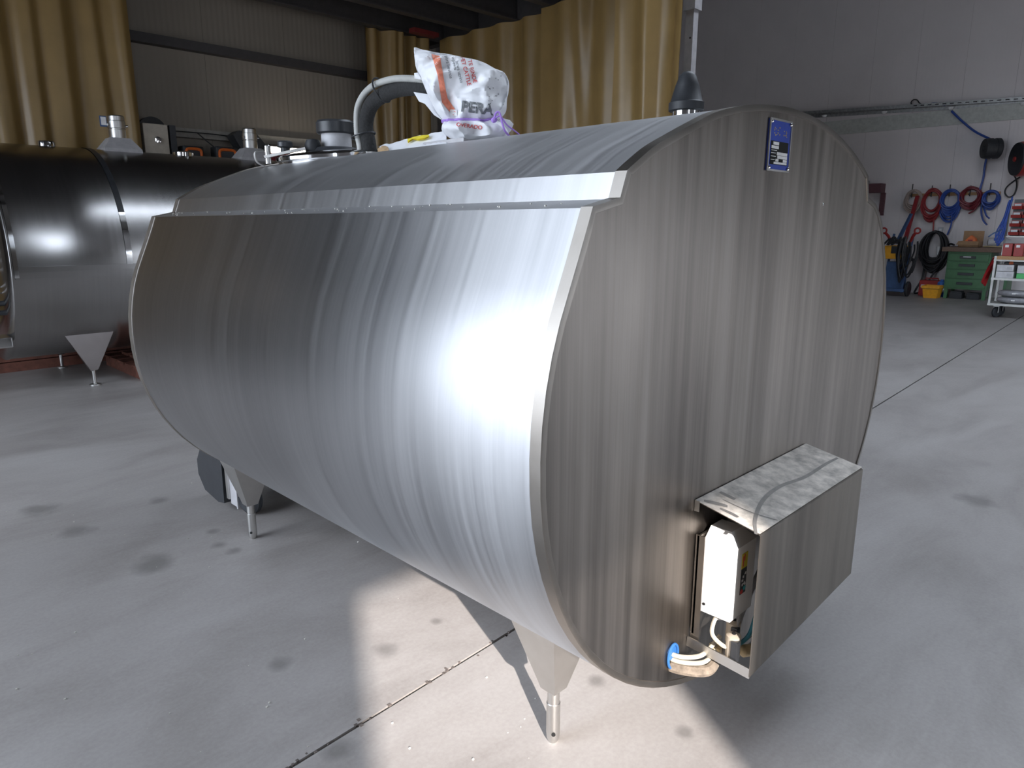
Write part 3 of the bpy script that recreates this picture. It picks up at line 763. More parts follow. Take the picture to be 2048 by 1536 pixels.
# torn sheet trailing on the dome
scrap = thing('torn_paper', (1.95, 2.62, 1.80), 'torn strip of white and yellow sack paper lying left of the sack', 'paper')
def sheet(pix_t, pix_b, X0, X1, name, m, th=.004):
    n = 22; T = [Vector((*p, 0)) for p in pix_t]; B = [Vector((*p, 0)) for p in pix_b]
    def pol(P, t): q = t * (len(P) - 1); i = min(int(q), len(P) - 2); return P[i].lerp(P[i + 1], q - i)
    ra = []
    for j in range(7):
        row = []
        for k in range(n + 1):
            p = pol(B, k / n).lerp(pol(T, k / n), j / 6); X = X0 + (X1 - X0) * j / 6
            w = at(p.x, p.y, X=X); w += Vector((0, 0, noise.noise(w * 22) * .010)); row.append(w)
        ra.append(row)
    mb = MB().loft(ra, False); mb.loft([[p + Vector((.002, 0, -th)) for p in r] for r in ra], False)
    return mb.build(name, m, scrap, True, 60)
sheet([(757, 293), (775, 287), (815, 279), (850, 270), (892, 262)], [(762, 303), (785, 302), (815, 300), (850, 296), (893, 290)], 1.90, 2.02, 'paper_strip', M['bag'])
sheet([(815, 278), (835, 271), (858, 268)], [(815, 283), (835, 279), (857, 273)], 1.955, 1.985, 'yellow_print', M['yellow'])
sheet([(755, 298), (764, 291), (776, 293)], [(756, 306), (766, 306), (778, 303)], 1.885, 1.93, 'brown_end', M['bagold'])

# ------------------------------------------------------------------ second tank
T2Y, T2Z, T2R, T2X0, T2X1 = 8.08, 1.235, .98, 1.26, 5.3
t2 = thing('second_milk_tank', (3.2, T2Y, 0), 'round polished steel tank lying crosswise at the far left', 'tank')
def arc2(a0, a1, r, n=48): return [(T2Y - r * math.cos(math.radians(a0 + (a1 - a0) * k / n)), T2Z + r * math.sin(math.radians(a0 + (a1 - a0) * k / n))) for k in range(n + 1)]
full = arc2(0, 360, T2R, 96)[:-1]
MB().loft([[Vector((x, y, z)) for y, z in full] for x in (T2X0, 2.0, 3, 4, T2X1)], True, False, False).build('shell', M['t2'], t2, True, 50)
for x, nm in ((T2X0, 'end_plate'), (T2X1, 'end_plate')):
    rr = [(0.985, .0), (.985, .02), (.95, .05), (.6, .09), (.02, .11)]
    MB().lathe(rr, (x, T2Y, T2Z), (-1 if x == T2X0 else 1, 0, 0), 64).build(nm, M['t2'], t2, True)
# jacket of the upper half: band, straps
jr = T2R + .008
ja = arc2(-5, 185, jr, 60)
MB().loft([[Vector((x, y, z)) for y, z in ja] for x in (T2X0 + .005, 2.0, 3, 4, T2X1 - .005)], False).build('upper_jacket', M['t2'], t2, True, 60, False)
bl = [(T2Y - (jr + .004) * math.cos(R(a)), T2Z + (jr + .004) * math.sin(R(a))) for a in (-10.6, -7.5, -4.8)]
bl += [(y + .01, z) for y, z in bl[::-1]]
MB().loft([[Vector((x, y, z)) for y, z in bl] for x in (T2X0, T2X1)], True, True, True).build('jacket_band', M['t2'], t2)
for x in (2.15, 4.1):
    for a0, a1, m, nm in ((-5, 22, 'chrome', 'strap'), (22, 185, 'black', 'strap')):
        q = arc2(a0, a1, jr + .006, 30); MB().loft([[Vector((xx, y, z)) for y, z in q] for xx in (x - .025, x + .025)], False).build(nm, M[m], t2, True, 60, False)
q = arc2(-10, 100, jr + .005, 30); MB().loft([[Vector((xx, y, z)) for y, z in q] for xx in (T2X0 - .004, T2X0 + .03)], False).build('strap', M['chrome'], t2, True, 60, False)
# brackets with feet
for fx in (1.835, 4.7):
    for fy, s in ((7.48, -1), (8.67, 1)):
        br = MB(); yb = fy + s * .05
        fr_ = [Vector((fx - .265, yb, .62)), Vector((fx + .27, yb, .645)), Vector((fx + .03, yb, .155)), Vector((fx - .03, yb, .145))]
        bk = [Vector((fx - .2, fy - s * .25, .62)), Vector((fx + .2, fy - s * .25, .645)), Vector((fx + .03, fy - s * .06, .155)), Vector((fx - .03, fy - s * .06, .145))]
        bo = br.loft([fr_, bk], True, True, True).build('bracket', M['bracket'], t2)
        MB().lathe([(.05, 0), (.05, .012), (.016, .02), (.016, .16)], (fx, fy, 0), n=16).build('foot', M['steel'], bo, True)
# vents on its crest
def vent(x, y, plaque):
    z0 = T2Z + T2R
    v = MB().loft([[Vector((x + a * sx, y + b * sy, z)) for a, b in ((-1, -1), (1, -1), (1, 1), (-1, 1))] for z, sx, sy in ((z0 - .05, .175, .15), (z0 + .015, .17, .14), (z0 + .12, .09, .085))], True, True, True).build('vent_base', M['column'], t2)
    MB().lathe([(.076, .1), (.076, .2), (.07, .204), (.07, .212), (.08, .215), (.08, .28), (.074, .284), (.074, .325), (.066, .335), (.01, .338)], (x, y, z0), n=24).build('vent_stack', M['steel'], v, True, 30)
    for s in (-1, 1): MB().lathe([(.012, 0), (.012, .02)], (x + s * .075, y - .03, z0 + .24), (s, -.4, 0), 8).build('wing_nut', M['chrome'], v, True)
    if plaque:
        MB().box(x - .15, x - .09, y - .02, y - .005, z0 + .22, z0 + .32).build('plaque', M['bluesteel'], v)
        MB().box(x - .143, x - .097, y - .022, y - .019, z0 + .235, z0 + .31).build('plaque_face', M['whitep'], v)
vent(2.45, 8.0, True); vent(3.82, 8.0, False)
MB().lathe([(.075, -.02), (.075, .035), (.07, .045), (.02, .047)], (1.82, 8.0, T2Z + T2R), n=24).build('crest_cap', M['chrome'], t2, True)
MB().lathe([(.1, -.03), (.1, .02), (.06, .035), (.02, .036)], (3.05, 7.95, T2Z + T2R), n=24).build('crest_hatch', M['chrome'], t2, True)
# valve end of the second tank, at the very edge of the picture
ladder = MB()
for z in (1.12, 1.2, 1.28, 1.36, .98, .93): ladder.bar((1.02, 7.35, z), (1.2, 7.35, z), .012, .012)
ladder.build('end_rungs', M['chrome'], t2)
MB().box(.95, 1.2, 7.25, 7.5, .47, .56, bev=.01).build('outlet_tray', M['chrome'], t2)
for z in (.84, .76): MB().tube([(1.22, 7.35, z), (.9, 7.4, z)], .022, 10).build('valve_pipe', M['rubber'], t2, True)

# pallet of boards beyond it
pal = thing('wood_pallet', (2.6, 8.0, 0), 'reddish brown timber pallet on the floor between the two tanks', 'pallet')
for k in range(5): MB().box(2.2, 3.3, 7.35 + k * .24, 7.55 + k * .24, .1, .122).build('board', M['palletwood'], pal)
for k in range(3): MB().box(2.22 + k * .48, 2.32 + k * .48, 7.35, 8.5, 0, .1).build('bearer', M['palletwood'], pal)
for k in range(4): MB().box(2.35, 3.2, 7.42 + k * .26, 7.6 + k * .26, .122 , .15).build('loose_board', M['palletwood'], pal)

ts = thing('timber_stack', (1.8, 8.95, 0), 'low dark timber stack on the floor behind the second tank', 'timber')
for z in range(3):
    for k in range(3): MB().box(-.4, 4.6, 8.76 + k * .1, 8.845 + k * .1, z * .11, z * .11 + .1).build('beam', M['palletwood'], ts)
# ------------------------------------------------------------------ shelf of gear high on the left wall
shf = thing('wall_shelf', (4.2, 9.4, 2.1), 'grey wall shelf partly hidden behind the second tank', 'shelf')
MB().box(3.1, 5.6, 9.1, 9.58, 2.22, 2.25).build('board', M['column'], shf)
for x in (3.2, 4.3, 5.5): MB().box(x - .02, x + .02, 9.15, 9.59, 2.0, 2.22).build('bracket', M['column'], shf)
rl = thing('cable_reel', (3.3, 9.3, 2.25), 'beige boxed cable reel on the shelf beside the left curtain', 'reel')
MB().box(3.1, 3.38, 9.2, 9.4, 2.25, 2.66, bev=.01).build('housing', M['beige'], rl)
MB().lathe([(.16, -.05), (.16, .05)], (3.27, 9.42, 2.6), (0, 1, 0), 32).build('drum', M['hose_black'], rl, True)
MB().lathe([(.04, 0), (.036, .02), (.01, .024)], (3.25, 9.2, 2.48), (0, -1, 0), 16).build('hub', M['chrome'], rl, True)
MB().box(3.40, 3.47, 9.2, 9.4, 2.25, 2.66).build('side_plate', M['black'], rl)
def toolcase(x0, x1, z0, z1, label):
    t = thing('tool_case', ((x0 + x1) / 2, 9.25, z0), label, 'case')
    MB().box(x0, x1, 9.18, 9.36, z0, z1, bev=.02).build('shell', M['black'], t)
    zc, xc = (z0 + z1) / 2, (x0 + x1) / 2; w, h = (x1 - x0) * .36, (z1 - z0) * .32
    MB().tube([(xc + w * math.copysign(abs(math.cos(a)) ** .5, math.cos(a)), 9.176, zc + h * math.copysign(abs(math.sin(a)) ** .5, math.sin(a))) for a in [k * 6.2832 / 24 for k in range(24)]], .018, 8, True).build('orange_grip', M['orange'], t, True)
toolcase(3.93, 4.22, 2.251, 2.46, 'black tool case with orange grip, right one on the wall shelf')
toolcase(3.53, 3.78, 2.251, 2.44, 'black tool case with orange grip, next to the cable reel')
dv = thing('wall_projector', (4.45, 9.35, 2.25), 'black angular device behind the second vent of the far tank', 'device')
MB().loft([[Vector((x, y, z)) for x, z in ((4.2, 2.62), (4.28, 2.68), (4.5, 2.68), (4.66, 2.5), (4.6, 2.44), (4.3, 2.44))] for y in (9.25, 9.45)], True, True, True).build('body', M['black'], dv)
MB().box(4.40, 4.45, 9.3, 9.4, 2.25, 2.45).build('stand', M['black'], dv)
o = MB().tube(spline([at(350, 262, Y=9.44), at(400, 266, Y=9.44), at(440, 270, Y=9.44), at(478, 276, Y=9.44)], 5), .007, 6).build('wall_cable', M['hose_black'], None, True)
tag(o, 'black cable running along the wall above the tool cases', 'cable')
o = MB().tube([at(395, 266, Y=9.4), at(412, 281, Y=9.3), at(432, 297, Y=9.22)], .007, 6).build('slanting_cable', M['hose_black'], None, True)
tag(o, 'short black cable slanting down to the right tool case', 'cable')
o = MB().tube([at(526, 290, Y=9.25), at(534, 305, Y=9.15), at(540, 325, Y=9.05)], .006, 6).build('hanging_cable', M['hose_black'], None, True)
tag(o, 'black cable hanging from the angular device', 'cable')
lamp = thing('tube_lamp', (5.0, 9.3, 2.45), 'glowing white fluorescent tube low on the left wall', 'lamp')
MB().box(4.5, 5.6, 9.36, 9.42, 2.44, 2.53).build('housing', M['paper'], lamp)
MB().lathe([(.022, -.52), (.022, .52)], (5.05, 9.33, 2.487), (1, 0, 0), 12).build('tube', emit('lamp_glow', (1, .97, .85), 7), lamp, True)
rb = thing('red_crate', (4.95, 9.25, 2.25), 'dark red crate under the glowing tube', 'crate')
MB().box(4.7, 5.3, 9.15, 9.35, 2.25, 2.40, bev=.01).build('body', M['hose_dred'], rb); MB().box(4.68, 5.32, 9.13, 9.37, 2.40, 2.42).build('lid', M['redplastic'], rb)

# ------------------------------------------------------------------ wheeled unit behind the tank
wu = thing('wheeled_pump', (1.6, 3.8, 0), 'small wheeled machine with black octagonal cover behind the tank', 'machine')
oc = [[Vector((x, 3.70 + .165 * a, .20 + .15 * b)) for a, b in ((1, -.35), (.55, -.85), (-.5, -1), (-.95, -.9), (-1, .6), (-.5, 1), (.55, .85), (1, .2))] for x in (1.395, 1.45)]
MB().loft(oc, True, True, True).build('octagonal_cover', M['black'], wu)
MB().box(1.40, 1.56, 3.49, 3.515, .10, .34).build('frame_plate', M['steel'], wu)
MB().box(1.41, 1.415, 3.41, 3.49, .075, .33).box(1.405, 1.41, 3.40, 3.412, .07, .33).build('side_panel', M['column'], wu)
MB().lathe([(.03, -.02), (.075, -.022), (.09, -.012), (.09, .012), (.075, .022), (.03, .02)], (1.50, 3.47, .09), (1, .25, 0), 28).build('wheel', M['rubber'], wu, True)
MB().lathe([(.07, -.02), (.085, 0), (.07, .02)], (1.78, 3.72, .085), (1, .25, 0), 24).build('wheel', M['rubber'], wu, True)
MB().bar((1.45, 3.66, .09), (1.85, 3.74, .09), .03, .03).box(1.45, 1.85, 3.55, 3.85, .17, .2).build('chassis', M['dark_beam'], wu)

# ------------------------------------------------------------------ workshop corner on the right
# hanging rail
rail = thing('hanging_rail', (XW - .08, 5.5, 3.93), 'long galvanised perforated rail high on the right wall', 'rail')
zr = lambda y: 3.879 + (y - 3.338) * (4.055 - 3.879) / 4.243
mb = MB(); mb.bar((XW - .02, 1.5, zr(1.5)), (XW - .02, 9.0, zr(9.0)), .012, .14).bar((XW - .07, 1.5, zr(1.5) + .07), (XW - .07, 9.0, zr(9.0) + .07), .1, .01).bar((XW - .12, 1.5, zr(1.5) + .04), (XW - .12, 9.0, zr(9) + .04), .01, .07)
mb.build('channel', M['rail'], rail)
for k in range(22):
    y = 2.3 + k * .14; MB().bar((XW - .127, y, zr(y) + .04), (XW - .127, y + .07, zr(y + .07) + .04), .004, .018).build('slot', M['hole'], rail)
for p in ((1648, 242), (1768, 232), (1901, 222), (2046, 213)):
    q = at(*p, X=XW - .06); MB().lathe([(.06, .0), (.052, -.03), (.03, -.05), (.004, -.056)], (XW - .07, q.y, zr(q.y) - .03), n=16).build('roller_knob', M['whitep'], rail, True)
def hose(name, pts, r, m, label, cat='hose', n=8, group=None):
    o = MB().tube(spline(pts, 8), r, n).build(name, M[m], None, True); return tag(o, label, cat, group)
xw = XW - .05
hose('air_hose', [at(1903, 222, X=xw - .05), at(1925, 243, X=xw - .05), at(1950, 263, X=xw - .05), at(1980, 278, X=xw - .1)], .022, 'hose_blue', 'blue hose sagging from the hanging rail to the black reel')
hose('drop_hose', [at(1973, 316, X=xw - .1), at(1969, 335, X=xw - .06), at(1966, 358, X=xw - .05), at(1956, 390, X=xw - .06)], .02, 'hose_blue', 'blue hose dropping from the black reel to the coils')
hose('rail_hook', [at(1835, 214, X=xw - .02), at(1826, 212, X=xw - .02), at(1822, 206, X=xw - .02), at(1826, 200, X=xw - .02), at(1834, 200, X=xw - .02), at(1839, 206, X=xw - .02), at(1848, 211, X=xw - .02)], .012, 'hose_black', 'small dark wire loop standing on the hanging rail', 'wire')
hose('rail_hose', [at(1852, 211, X=xw - .03), at(1866, 206, X=xw - .03), at(1880, 207, X=xw - .03), at(1890, 211, X=xw - .03)], .014, 'hose_blue', 'short blue hose end lying on the hanging rail')
def reel(c, r, w, m1, m2, label, spin):
    t = thing('hose_reel', (XW - .02, c.y, c.z), label, 'reel')
    MB().lathe([(r * .3, -w / 2), (r * .96, -w / 2), (r, -w * .4), (r, -w * .1), (r * .94, -w * .08), (r * .94, w * .1), (r, w * .14), (r, w * .42), (r * .9, w / 2), (r * .2, w / 2)], (XW - .42, c.y, c.z), spin, 28).build('drum', M[m1], t, True, 30)
    MB().lathe([(r * .96, w * .5), (r * .93, w * .62), (.02, w * .64)], (XW - .42, c.y, c.z), tuple(-s for s in spin), 28).build('side_disc', M[m2], t, True)
    MB().lathe([(.05, w * .64), (.045, w * .72), (.01, w * .74)], (XW - .42, c.y, c.z), tuple(-s for s in spin), 14).build('hub', M[m1], t, True)
    MB().box(XW - .2, XW - .002, c.y - .05, c.y + .05, c.z - .12, c.z + .12).build('wall_bracket', M['dark_beam'], t)
reel(at(1985, 297, X=XW - .42), .2, .26, 'rubber', 'rubber', 'black hose reel on the right wall with blue hose', (.55, -.83, 0))
reel(at(2052, 318, X=XW - .42), .33, .30, 'redplastic', 'rubber', 'red and black hose reel at the right edge', (.55, -.83, 0))
hose('looped_hose', [at(2024, 346, X=xw - .2), at(2032, 358, X=xw - .1), at(2033, 375, X=xw), at(2027, 390, X=xw), at(2017, 394, X=xw), at(2010, 386, X=xw), at(2013, 375, X=xw), at(2025, 364, X=xw), at(2040, 354, X=xw - .1)], .014, 'hose_black', 'dark looped hose under the red reel')
hb = thing('hook_board', (XW - .02, 4.3, 2.13), 'pale wooden board with hooks carrying the hose coils', 'board')
MB().box(XW - .035, XW - .001, 3.5, 5.15, 2.10, 2.16).build('board', M['woodlight'], hb)
hooks = [(1826, 368), (1865, 371), (1901, 369), (1942, 371), (1982, 366)]
for p in hooks:
    q = at(*p, X=XW - .06); MB().bar((XW - .06, q.y, 2.08), (XW - .06, q.y, q.z), .018, .012).bar((XW - .06, q.y, 2.1), (XW - .16, q.y, 2.12), .014, .014).build('hook', M['dark_beam'], hb)
def coil(px, py, rx, ry, m, loops, label, seed, sag=.25, tails=(), rt=.018):
    loops = int(loops * 1.6)
    rnd = random.Random(seed); c = at(px, py, X=XW - .12)
    k_ = 1 / 1410 * (c.x + c.y) / 2 ** .5
    t = thing('hose_coil', (c.x, c.y, c.z), label, 'hose', 'coils hanging on the hook board')
    mb = MB()
    for i in range(loops):
        a_, b_ = rx * k_ * rnd.uniform(.72, 1.02), ry * k_ * rnd.uniform(.74, 1.0 + sag * i / loops); dx = rnd.uniform(-.07, .05)
        top = ry * k_ * rnd.uniform(.8, 1)
        mb.tube([Vector((c.x + dx + .01 * math.sin(3 * a), c.y + a_ * math.cos(a), c.z + top - b_ + b_ * math.sin(a))) for a in [q * 6.2832 / 28 for q in range(28)]], rt, 6, True)
    mb.build('loops', M[m], t, True)
    for tl_ in tails: MB().tube(spline([at(*p, X=XW - .13) for p in tl_], 6), rt * .9, 6).build('tail', M[m], t, True)
coil(1827, 399, 15, 19, 'cable_tan', 9, 'tangled tan cable bundle, leftmost on the hook board', 1, .2, (), .013)
coil(1864, 404, 17, 25, 'hose_red', 9, 'red hose coil, second on the hook board', 2, .3, (((1867, 430), (1867, 450), (1866, 468)),))
coil(1901, 402, 17, 22, 'hose_blue', 10, 'blue hose coil with two tails, third on the hook board', 3, .4, (((1888, 420), (1890, 430), (1893, 438)), ((1904, 425), (1902, 450), (1894, 470))))
coil(1941, 395, 18, 20, 'hose_dred', 11, 'dark red thick hose coil, fourth on the hook board', 4, .1, (((1955, 400), (1950, 418), (1937, 427)),))
coil(1982, 397, 14, 15, 'hose_blue', 6, 'thin blue hose coil with long tails, last on the hook board', 5, .2, (((1966, 400), (1962, 420), (1966, 440), (1974, 450)), ((1967, 412), (1972, 430), (1979, 437))))
# big black cable coil
c = at(1868, 503, X=XW - .15); k_ = .0122
bc = thing('cable_coil', (c.x, c.y, c.z), 'large black cable coil hanging on the right wall by the green cabinet', 'cable')
mb = MB(); rnd = random.Random(9)
for i in range(22):
    a_, b_ = k_ * rnd.uniform(11, 22), k_ * rnd.uniform(22, 36); dx = rnd.uniform(-.12, .08)
    mb.tube([Vector((c.x + dx, c.y + a_ * math.cos(a), c.z + .42 - b_ * (1 - math.sin(a)) + rnd.uniform(-.004, .004))) for a in [q * 6.2832 / 26 for q in range(26)]], .022, 6, True)
mb.build('loops', M['hose_black'], bc, True)
MB().tube(spline([at(1850, 520, X=XW - .2), at(1845, 555, X=XW - .25), at(1832, 578, X=XW - .35), at(1829, 586, X=XW - .5), at(1840, 585, X=XW - .6)], 7), .02, 6).build('tail', M['hose_black'], bc, True)
MB().tube(spline([at(1890, 500, X=XW - .2), at(1900, 488, X=XW - .3), at(1908, 490, X=XW - .6)], 7), .02, 6).build('tail', M['hose_black'], bc, True)
MB().tube(spline([at(1878, 530, X=XW - .2), at(1868, 545, X=XW - .25), at(1858, 560, X=XW - .35)], 7), .018, 6).build('tail', M['hose_black'], bc, True)
MB().bar((XW - .01, c.y, c.z + .4), (XW - .3, c.y, c.z + .44), .04, .04).build('wall_hook', M['dark_beam'], bc)
MB().lathe([(.01, -.1), (.05, -.09), (.05, .09), (.01, .1)], (XW - .1, c.y - .08, c.z + .02), (0, .1, 1), 12).build('white_bottle', M['whitep'], bc, True)
sw = thing('wall_switch', (XW - .01, at(1881, 462, X=XW).y, 1.36), 'small grey wall switch above the black cable coil', 'switch')
y_ = at(1881, 462, X=XW).y
MB().box(XW - .03, XW, y_ - .05, y_ + .05, 1.32, 1.44, bev=.004).build('plate', M['greytube'], sw); MB().box(XW - .036, XW - .03, y_ - .025, y_ + .025, 1.35, 1.41).build('rocker', M['whitep'], sw)
# bracket on the wall next to the tank
fm = thing('wall_bracket', (XW - .02, 5.8, 2.0), 'maroon angle bracket on the right wall beside the tank', 'bracket')
MB().box(XW - .3, XW, 5.73, 6.15, 2.2, 2.40).build('arm', M['maroon'], fm); MB().box(XW - .06, XW, 5.7, 5.80, 1.70, 2.2).build('upright', M['maroon'], fm); MB().box(XW - .3, XW - .2, 6.02, 6.12, 2.40, 2.47).build('pin', M['dark_beam'], fm)

# green drawer cabinet with worktop
bn = thing('drawer_cabinet', (17.1, 3.7, 0), 'green metal drawer cabinet with dark wooden worktop', 'cabinet')
MB().box(16.82, 17.45, 3.33, 4.09, .2, .96).build('body', M['green'], bn)
for z0, z1 in ((.78, .93), (.62, .77), (.43, .61), (.235, .42)):
    d = MB().box(16.795, 16.82, 3.36, 4.06, z0, z1 - .012, bev=.003).build('drawer', M['green'], bn)
    MB().box(16.765, 16.795, 3.58, 3.86, (z0 + z1) / 2 - .03, (z0 + z1) / 2 + .02, bev=.004).build('handle', M['black'], d)
MB().box(16.76, 16.766, 3.66, 3.80, .85, .868).build('label_strip', M['whitep'], bn)
for y in (3.37, 4.05):
    for xx in (16.87, 17.4): MB().box(xx - .03, xx + .03, y - .03, y + .03, 0, .2).build('leg', M['green'], bn)
MB().box(16.72, 17.6, 3.0, 4.19, .96, 1.05, bev=.006).build('worktop', M['wood'], bn)
MB().box(16.9, 17.4, 3.02, 3.07, 0, .96).build('end_leg', M['green'], bn)
for n_, (x0, x1, y0, y1, zz) in enumerate(((16.85, 17.1, 3.75, 3.98, .12), (16.88, 17.15, 3.45, 3.68, .1))):
    o = MB().box(x0, x1, y0, y1, 0, zz, bev=.01).box(x0 + .02, x1 - .02, y0 + .02, y1 - .02, zz, zz + .03).build('floor_tool', M['rubber'], None)
    tag(o, ['black tool block under the left half of the green cabinet', 'black tool block under the right half of the green cabinet'][n_], 'tool')
cb = thing('cardboard_box', (16.98, 3.75, 1.05), 'open cardboard box standing on the dark worktop', 'box')
MB().box(16.8, 16.81, 3.57, 3.93, 1.052, 1.17).box(17.14, 17.15, 3.57, 3.93, 1.052, 1.37).box(16.8, 17.15, 3.57, 3.58, 1.052, 1.17).box(16.8, 17.15, 3.92, 3.93, 1.052, 1.17).box(16.8, 17.15, 3.57, 3.93, 1.051, 1.06).build('carton', M['card'], cb)
MB().add([(16.8, 3.57, 1.17), (16.8, 3.93, 1.17), (16.72, 3.95, 1.10), (16.72, 3.56, 1.10)], [(0, 1, 2, 3)]).build('front_flap', M['card'], cb)
ob = thing('orange_bag', (16.98, 3.77, 1.2), 'bright orange folded bag lying in the cardboard box', 'bag')
MB().loft([[Vector((x, y, z)) for y, z in ((3.88, 1.10), (3.62, 1.10), (3.66, 1.22), (3.74, 1.285), (3.82, 1.20))] for x in (16.88, 17.02)], True, True, True).build('body', M['orange'], ob)
MB().box(16.875, 16.88, 3.7, 3.78, 1.17, 1.2).build('seam', M['redplastic'], ob)
hose('extension_lead', [(16.9, 3.5, 1.07), (16.8, 3.35, 1.075), (16.78, 3.2, 1.07), (16.8, 3.02, 1.065)], .014, 'brass', 'yellowish cord lying on the worktop by the trolley', 'cord')
bt = thing('bench_tool', (17.0, 3.3, 1.05), 'low grey power tool on the right end of the worktop', 'tool')
MB().lathe([(.02, -.2), (.09, -.18), (.1, .1), (.05, .2)], (17.05, 3.28, 1.15), (.2, -1, 0), 16).build('body', M['column'], bt, True); MB().box(16.95, 17.1, 3.15, 3.4, 1.051, 1.08).build('foot', M['black'], bt)

# crates on the floor
yc = thing('yellow_crate', (16.75, 4.25, 0), 'small yellow plastic crate on the floor beside the green cabinet', 'crate')
MB().loft([[Vector((16.75 + a * .17 * k, 4.27 + b * .15 * k, z)) for a, b in ((-1, -1), (1, -1), (1, 1), (-1, 1))] for z, k in ((0, .82), (.2, 1.0), (.2, 1.12), (.255, 1.14))], True, True, False).build('tub', M['yellowbox'], yc)
MB().box(16.58, 16.92, 4.12, 4.42, .19, .2).build('contents', M['dark_beam'], yc)
rc = thing('red_toolbox', (17.2, 4.4, 0), 'red plastic toolbox behind the yellow crate', 'toolbox')
MB().box(17.05, 17.4, 4.22, 4.62, 0, .33, bev=.015).build('body', M['redplastic'], rc); MB().box(17.04, 17.05, 4.5, 4.58, .18, .24).build('sticker', M['whitep'], rc)
MB().tube([(17.2, 4.3, .33), (17.2, 4.3, .37), (17.2, 4.54, .37), (17.2, 4.54, .33)], .012, 8).build('handle', M['redplastic'], rc, True)
bk = thing('blue_canister', (17.05, 4.12, 0), 'blue canister between the yellow crate and the cabinet', 'canister')
MB().lathe([(.085, 0), (.085, .3), (.06, .33), (.03, .335), (.03, .36), (.01, .362)], (17.1, 4.20, 0), n=20).build('body', M['bluecan'], bk, True); MB().lathe([(.087, .1), (.087, .22)], (17.1, 4.20, 0), n=20, caps=False).build('label_band', M['whitep'], bk, True)

# welding cart
wc = thing('welding_cart', (16.8, 4.95, 0), 'blue welding cart carrying a yellow welder and cables', 'cart')
for y in (4.82, 5.2): MB().bar((16.6, y, .08), (16.95, y, 1.3), .04, .04).build('upright', M['bluesteel'], wc)
MB().box(16.5, 17.0, 4.75, 5.25, .1, .16).build('base', M['bluesteel'], wc)
MB().box(16.62, 16.9, 4.84, 5.18, .16, .72).build('bottle_panel', M['bluesteel'], wc)
for y in (4.72, 5.28): MB().lathe([(.03, -.03), (.14, -.03), (.16, -.015), (.16, .015), (.14, .03), (.03, .03)], (16.65, y, .16), (0, 1, 0), 24).build('wheel', M['rubber'], wc, True)
MB().box(16.55, 17.05, 4.86, 5.24, .78, 1.06, bev=.015).build('welder', M['yellowbox'], wc)
MB().box(16.54, 16.55, 4.98, 5.10, .9, 1.05).build('control_panel', M['rubber'], wc)
for s, y in ((1, 5.3), (-1, 4.78)):
    h = MB().tube([(16.9, y - s * .08, 1.1), (16.85, y - s * .02, 1.25), (16.8, y + s * .04, 1.33)], .03, 8).build('handle', M['redplastic'], wc, True)
    MB().tube([Vector((16.8, y + s * .07 + .055 * math.cos(a), 1.37 + .055 * math.sin(a))) for a in [k * 6.2832 / 16 for k in range(16)]], .018, 8, True).build('ring', M['redplastic'], h, True)
MB().bar((16.95, 4.98, 1.1), (17.4, 4.96, 2.1), .07, .05).build('boom', M['hose_red'], wc)
MB().bar((16.9, 5.12, 1.1), (17.2, 4.98, 1.72), .06, .05).build('brace', M['bluesteel'], wc)
mb = MB(); rnd = random.Random(17)
for i in range(11):
    y = 4.80 + rnd.uniform(-.1, .12); zt = 1.15 + rnd.uniform(-.05, .12); zb = .3 + rnd.uniform(-.05, .4); w = rnd.uniform(.05, .13); x = 16.5 + rnd.uniform(-.05, .06)
    mb.tube(spline([(x, y - w, zt - .1), (x - .02, y - w * 1.1, (zt + zb) / 2), (x, y, zb), (x, y + w, (zt + zb) / 2), (x, y + w * .8, zt)], 6), .018, 6)
for i in range(6):
    y = 5.0 + rnd.uniform(-.1, .15); mb.tube(spline([(16.52, y - .1, 1.12), (16.5, y, 1.2 + rnd.uniform(-.05, .05)), (16.5, y + .12, 1.08)], 6), .02, 6)
mb.build('cables', M['hose_black'], wc, True)
MB().tube(spline([(16.55, 4.72, .8), (16.5, 4.62, .75), (16.5, 4.63, .6), (16.52, 4.66, .52)], 6), .035, 8).build('torch', M['hose_black'], wc, True)

# trolley with bins
tr = thing('workshop_trolley', (14.05, 2.2, 0), 'metal workshop trolley with shelves and a bin rack at the right edge', 'trolley')
tx0, tx1, ty0, ty1 = 13.8, 14.3, 1.5, 2.69
for y in (ty1 - .02, ty0 + .02):
    for xx in (tx0 + .02, tx1 - .02): MB().box(xx - .016, xx + .016, y - .016, y + .016, .2, 1.9 if xx > 14 else 1.0).build('post', M['galv'], tr)
for z, m in ((.2, 'galv'), (.615, 'galv')): MB().box(tx0, tx1, ty0, ty1, z, z + .035).build('shelf', M[m], tr)
MB().box(tx0 - .01, tx1, ty0, ty1 - .04, .945, 1.0).build('top', M['woodlight'], tr)
MB().box(tx0, tx0 + .02, ty0, ty1, .92, .945).build('top_rail', M['galv'], tr)
for y in (ty1 - .12, ty0 + .12):
    for xx in (tx0 + .1, tx1 - .08):
        w = MB().lathe([(.03, -.02), (.075, -.022), (.085, -.012), (.085, .012), (.075, .022), (.03, .02)], (xx, y, .086), (.5, 1, 0), 22).build('wheel', M['rubber'], tr, True)
        MB().box(xx - .03, xx + .03, y - .035, y - .03, .08, .2).box(xx - .03, xx + .03, y + .03, y + .035, .08, .2).box(xx - .04, xx + .04, y - .04, y + .04, .18, .2).build('fork', M['galv'], w)
MB().box(14.25, 14.27, ty0, ty1 - .08, 1.3, 1.9).build('rack_panel', M['black'], tr)
MB().box(14.0, 14.3, ty0, ty1 - .08, 1.30, 1.315).build('rack_shelf', M['galv'], tr)
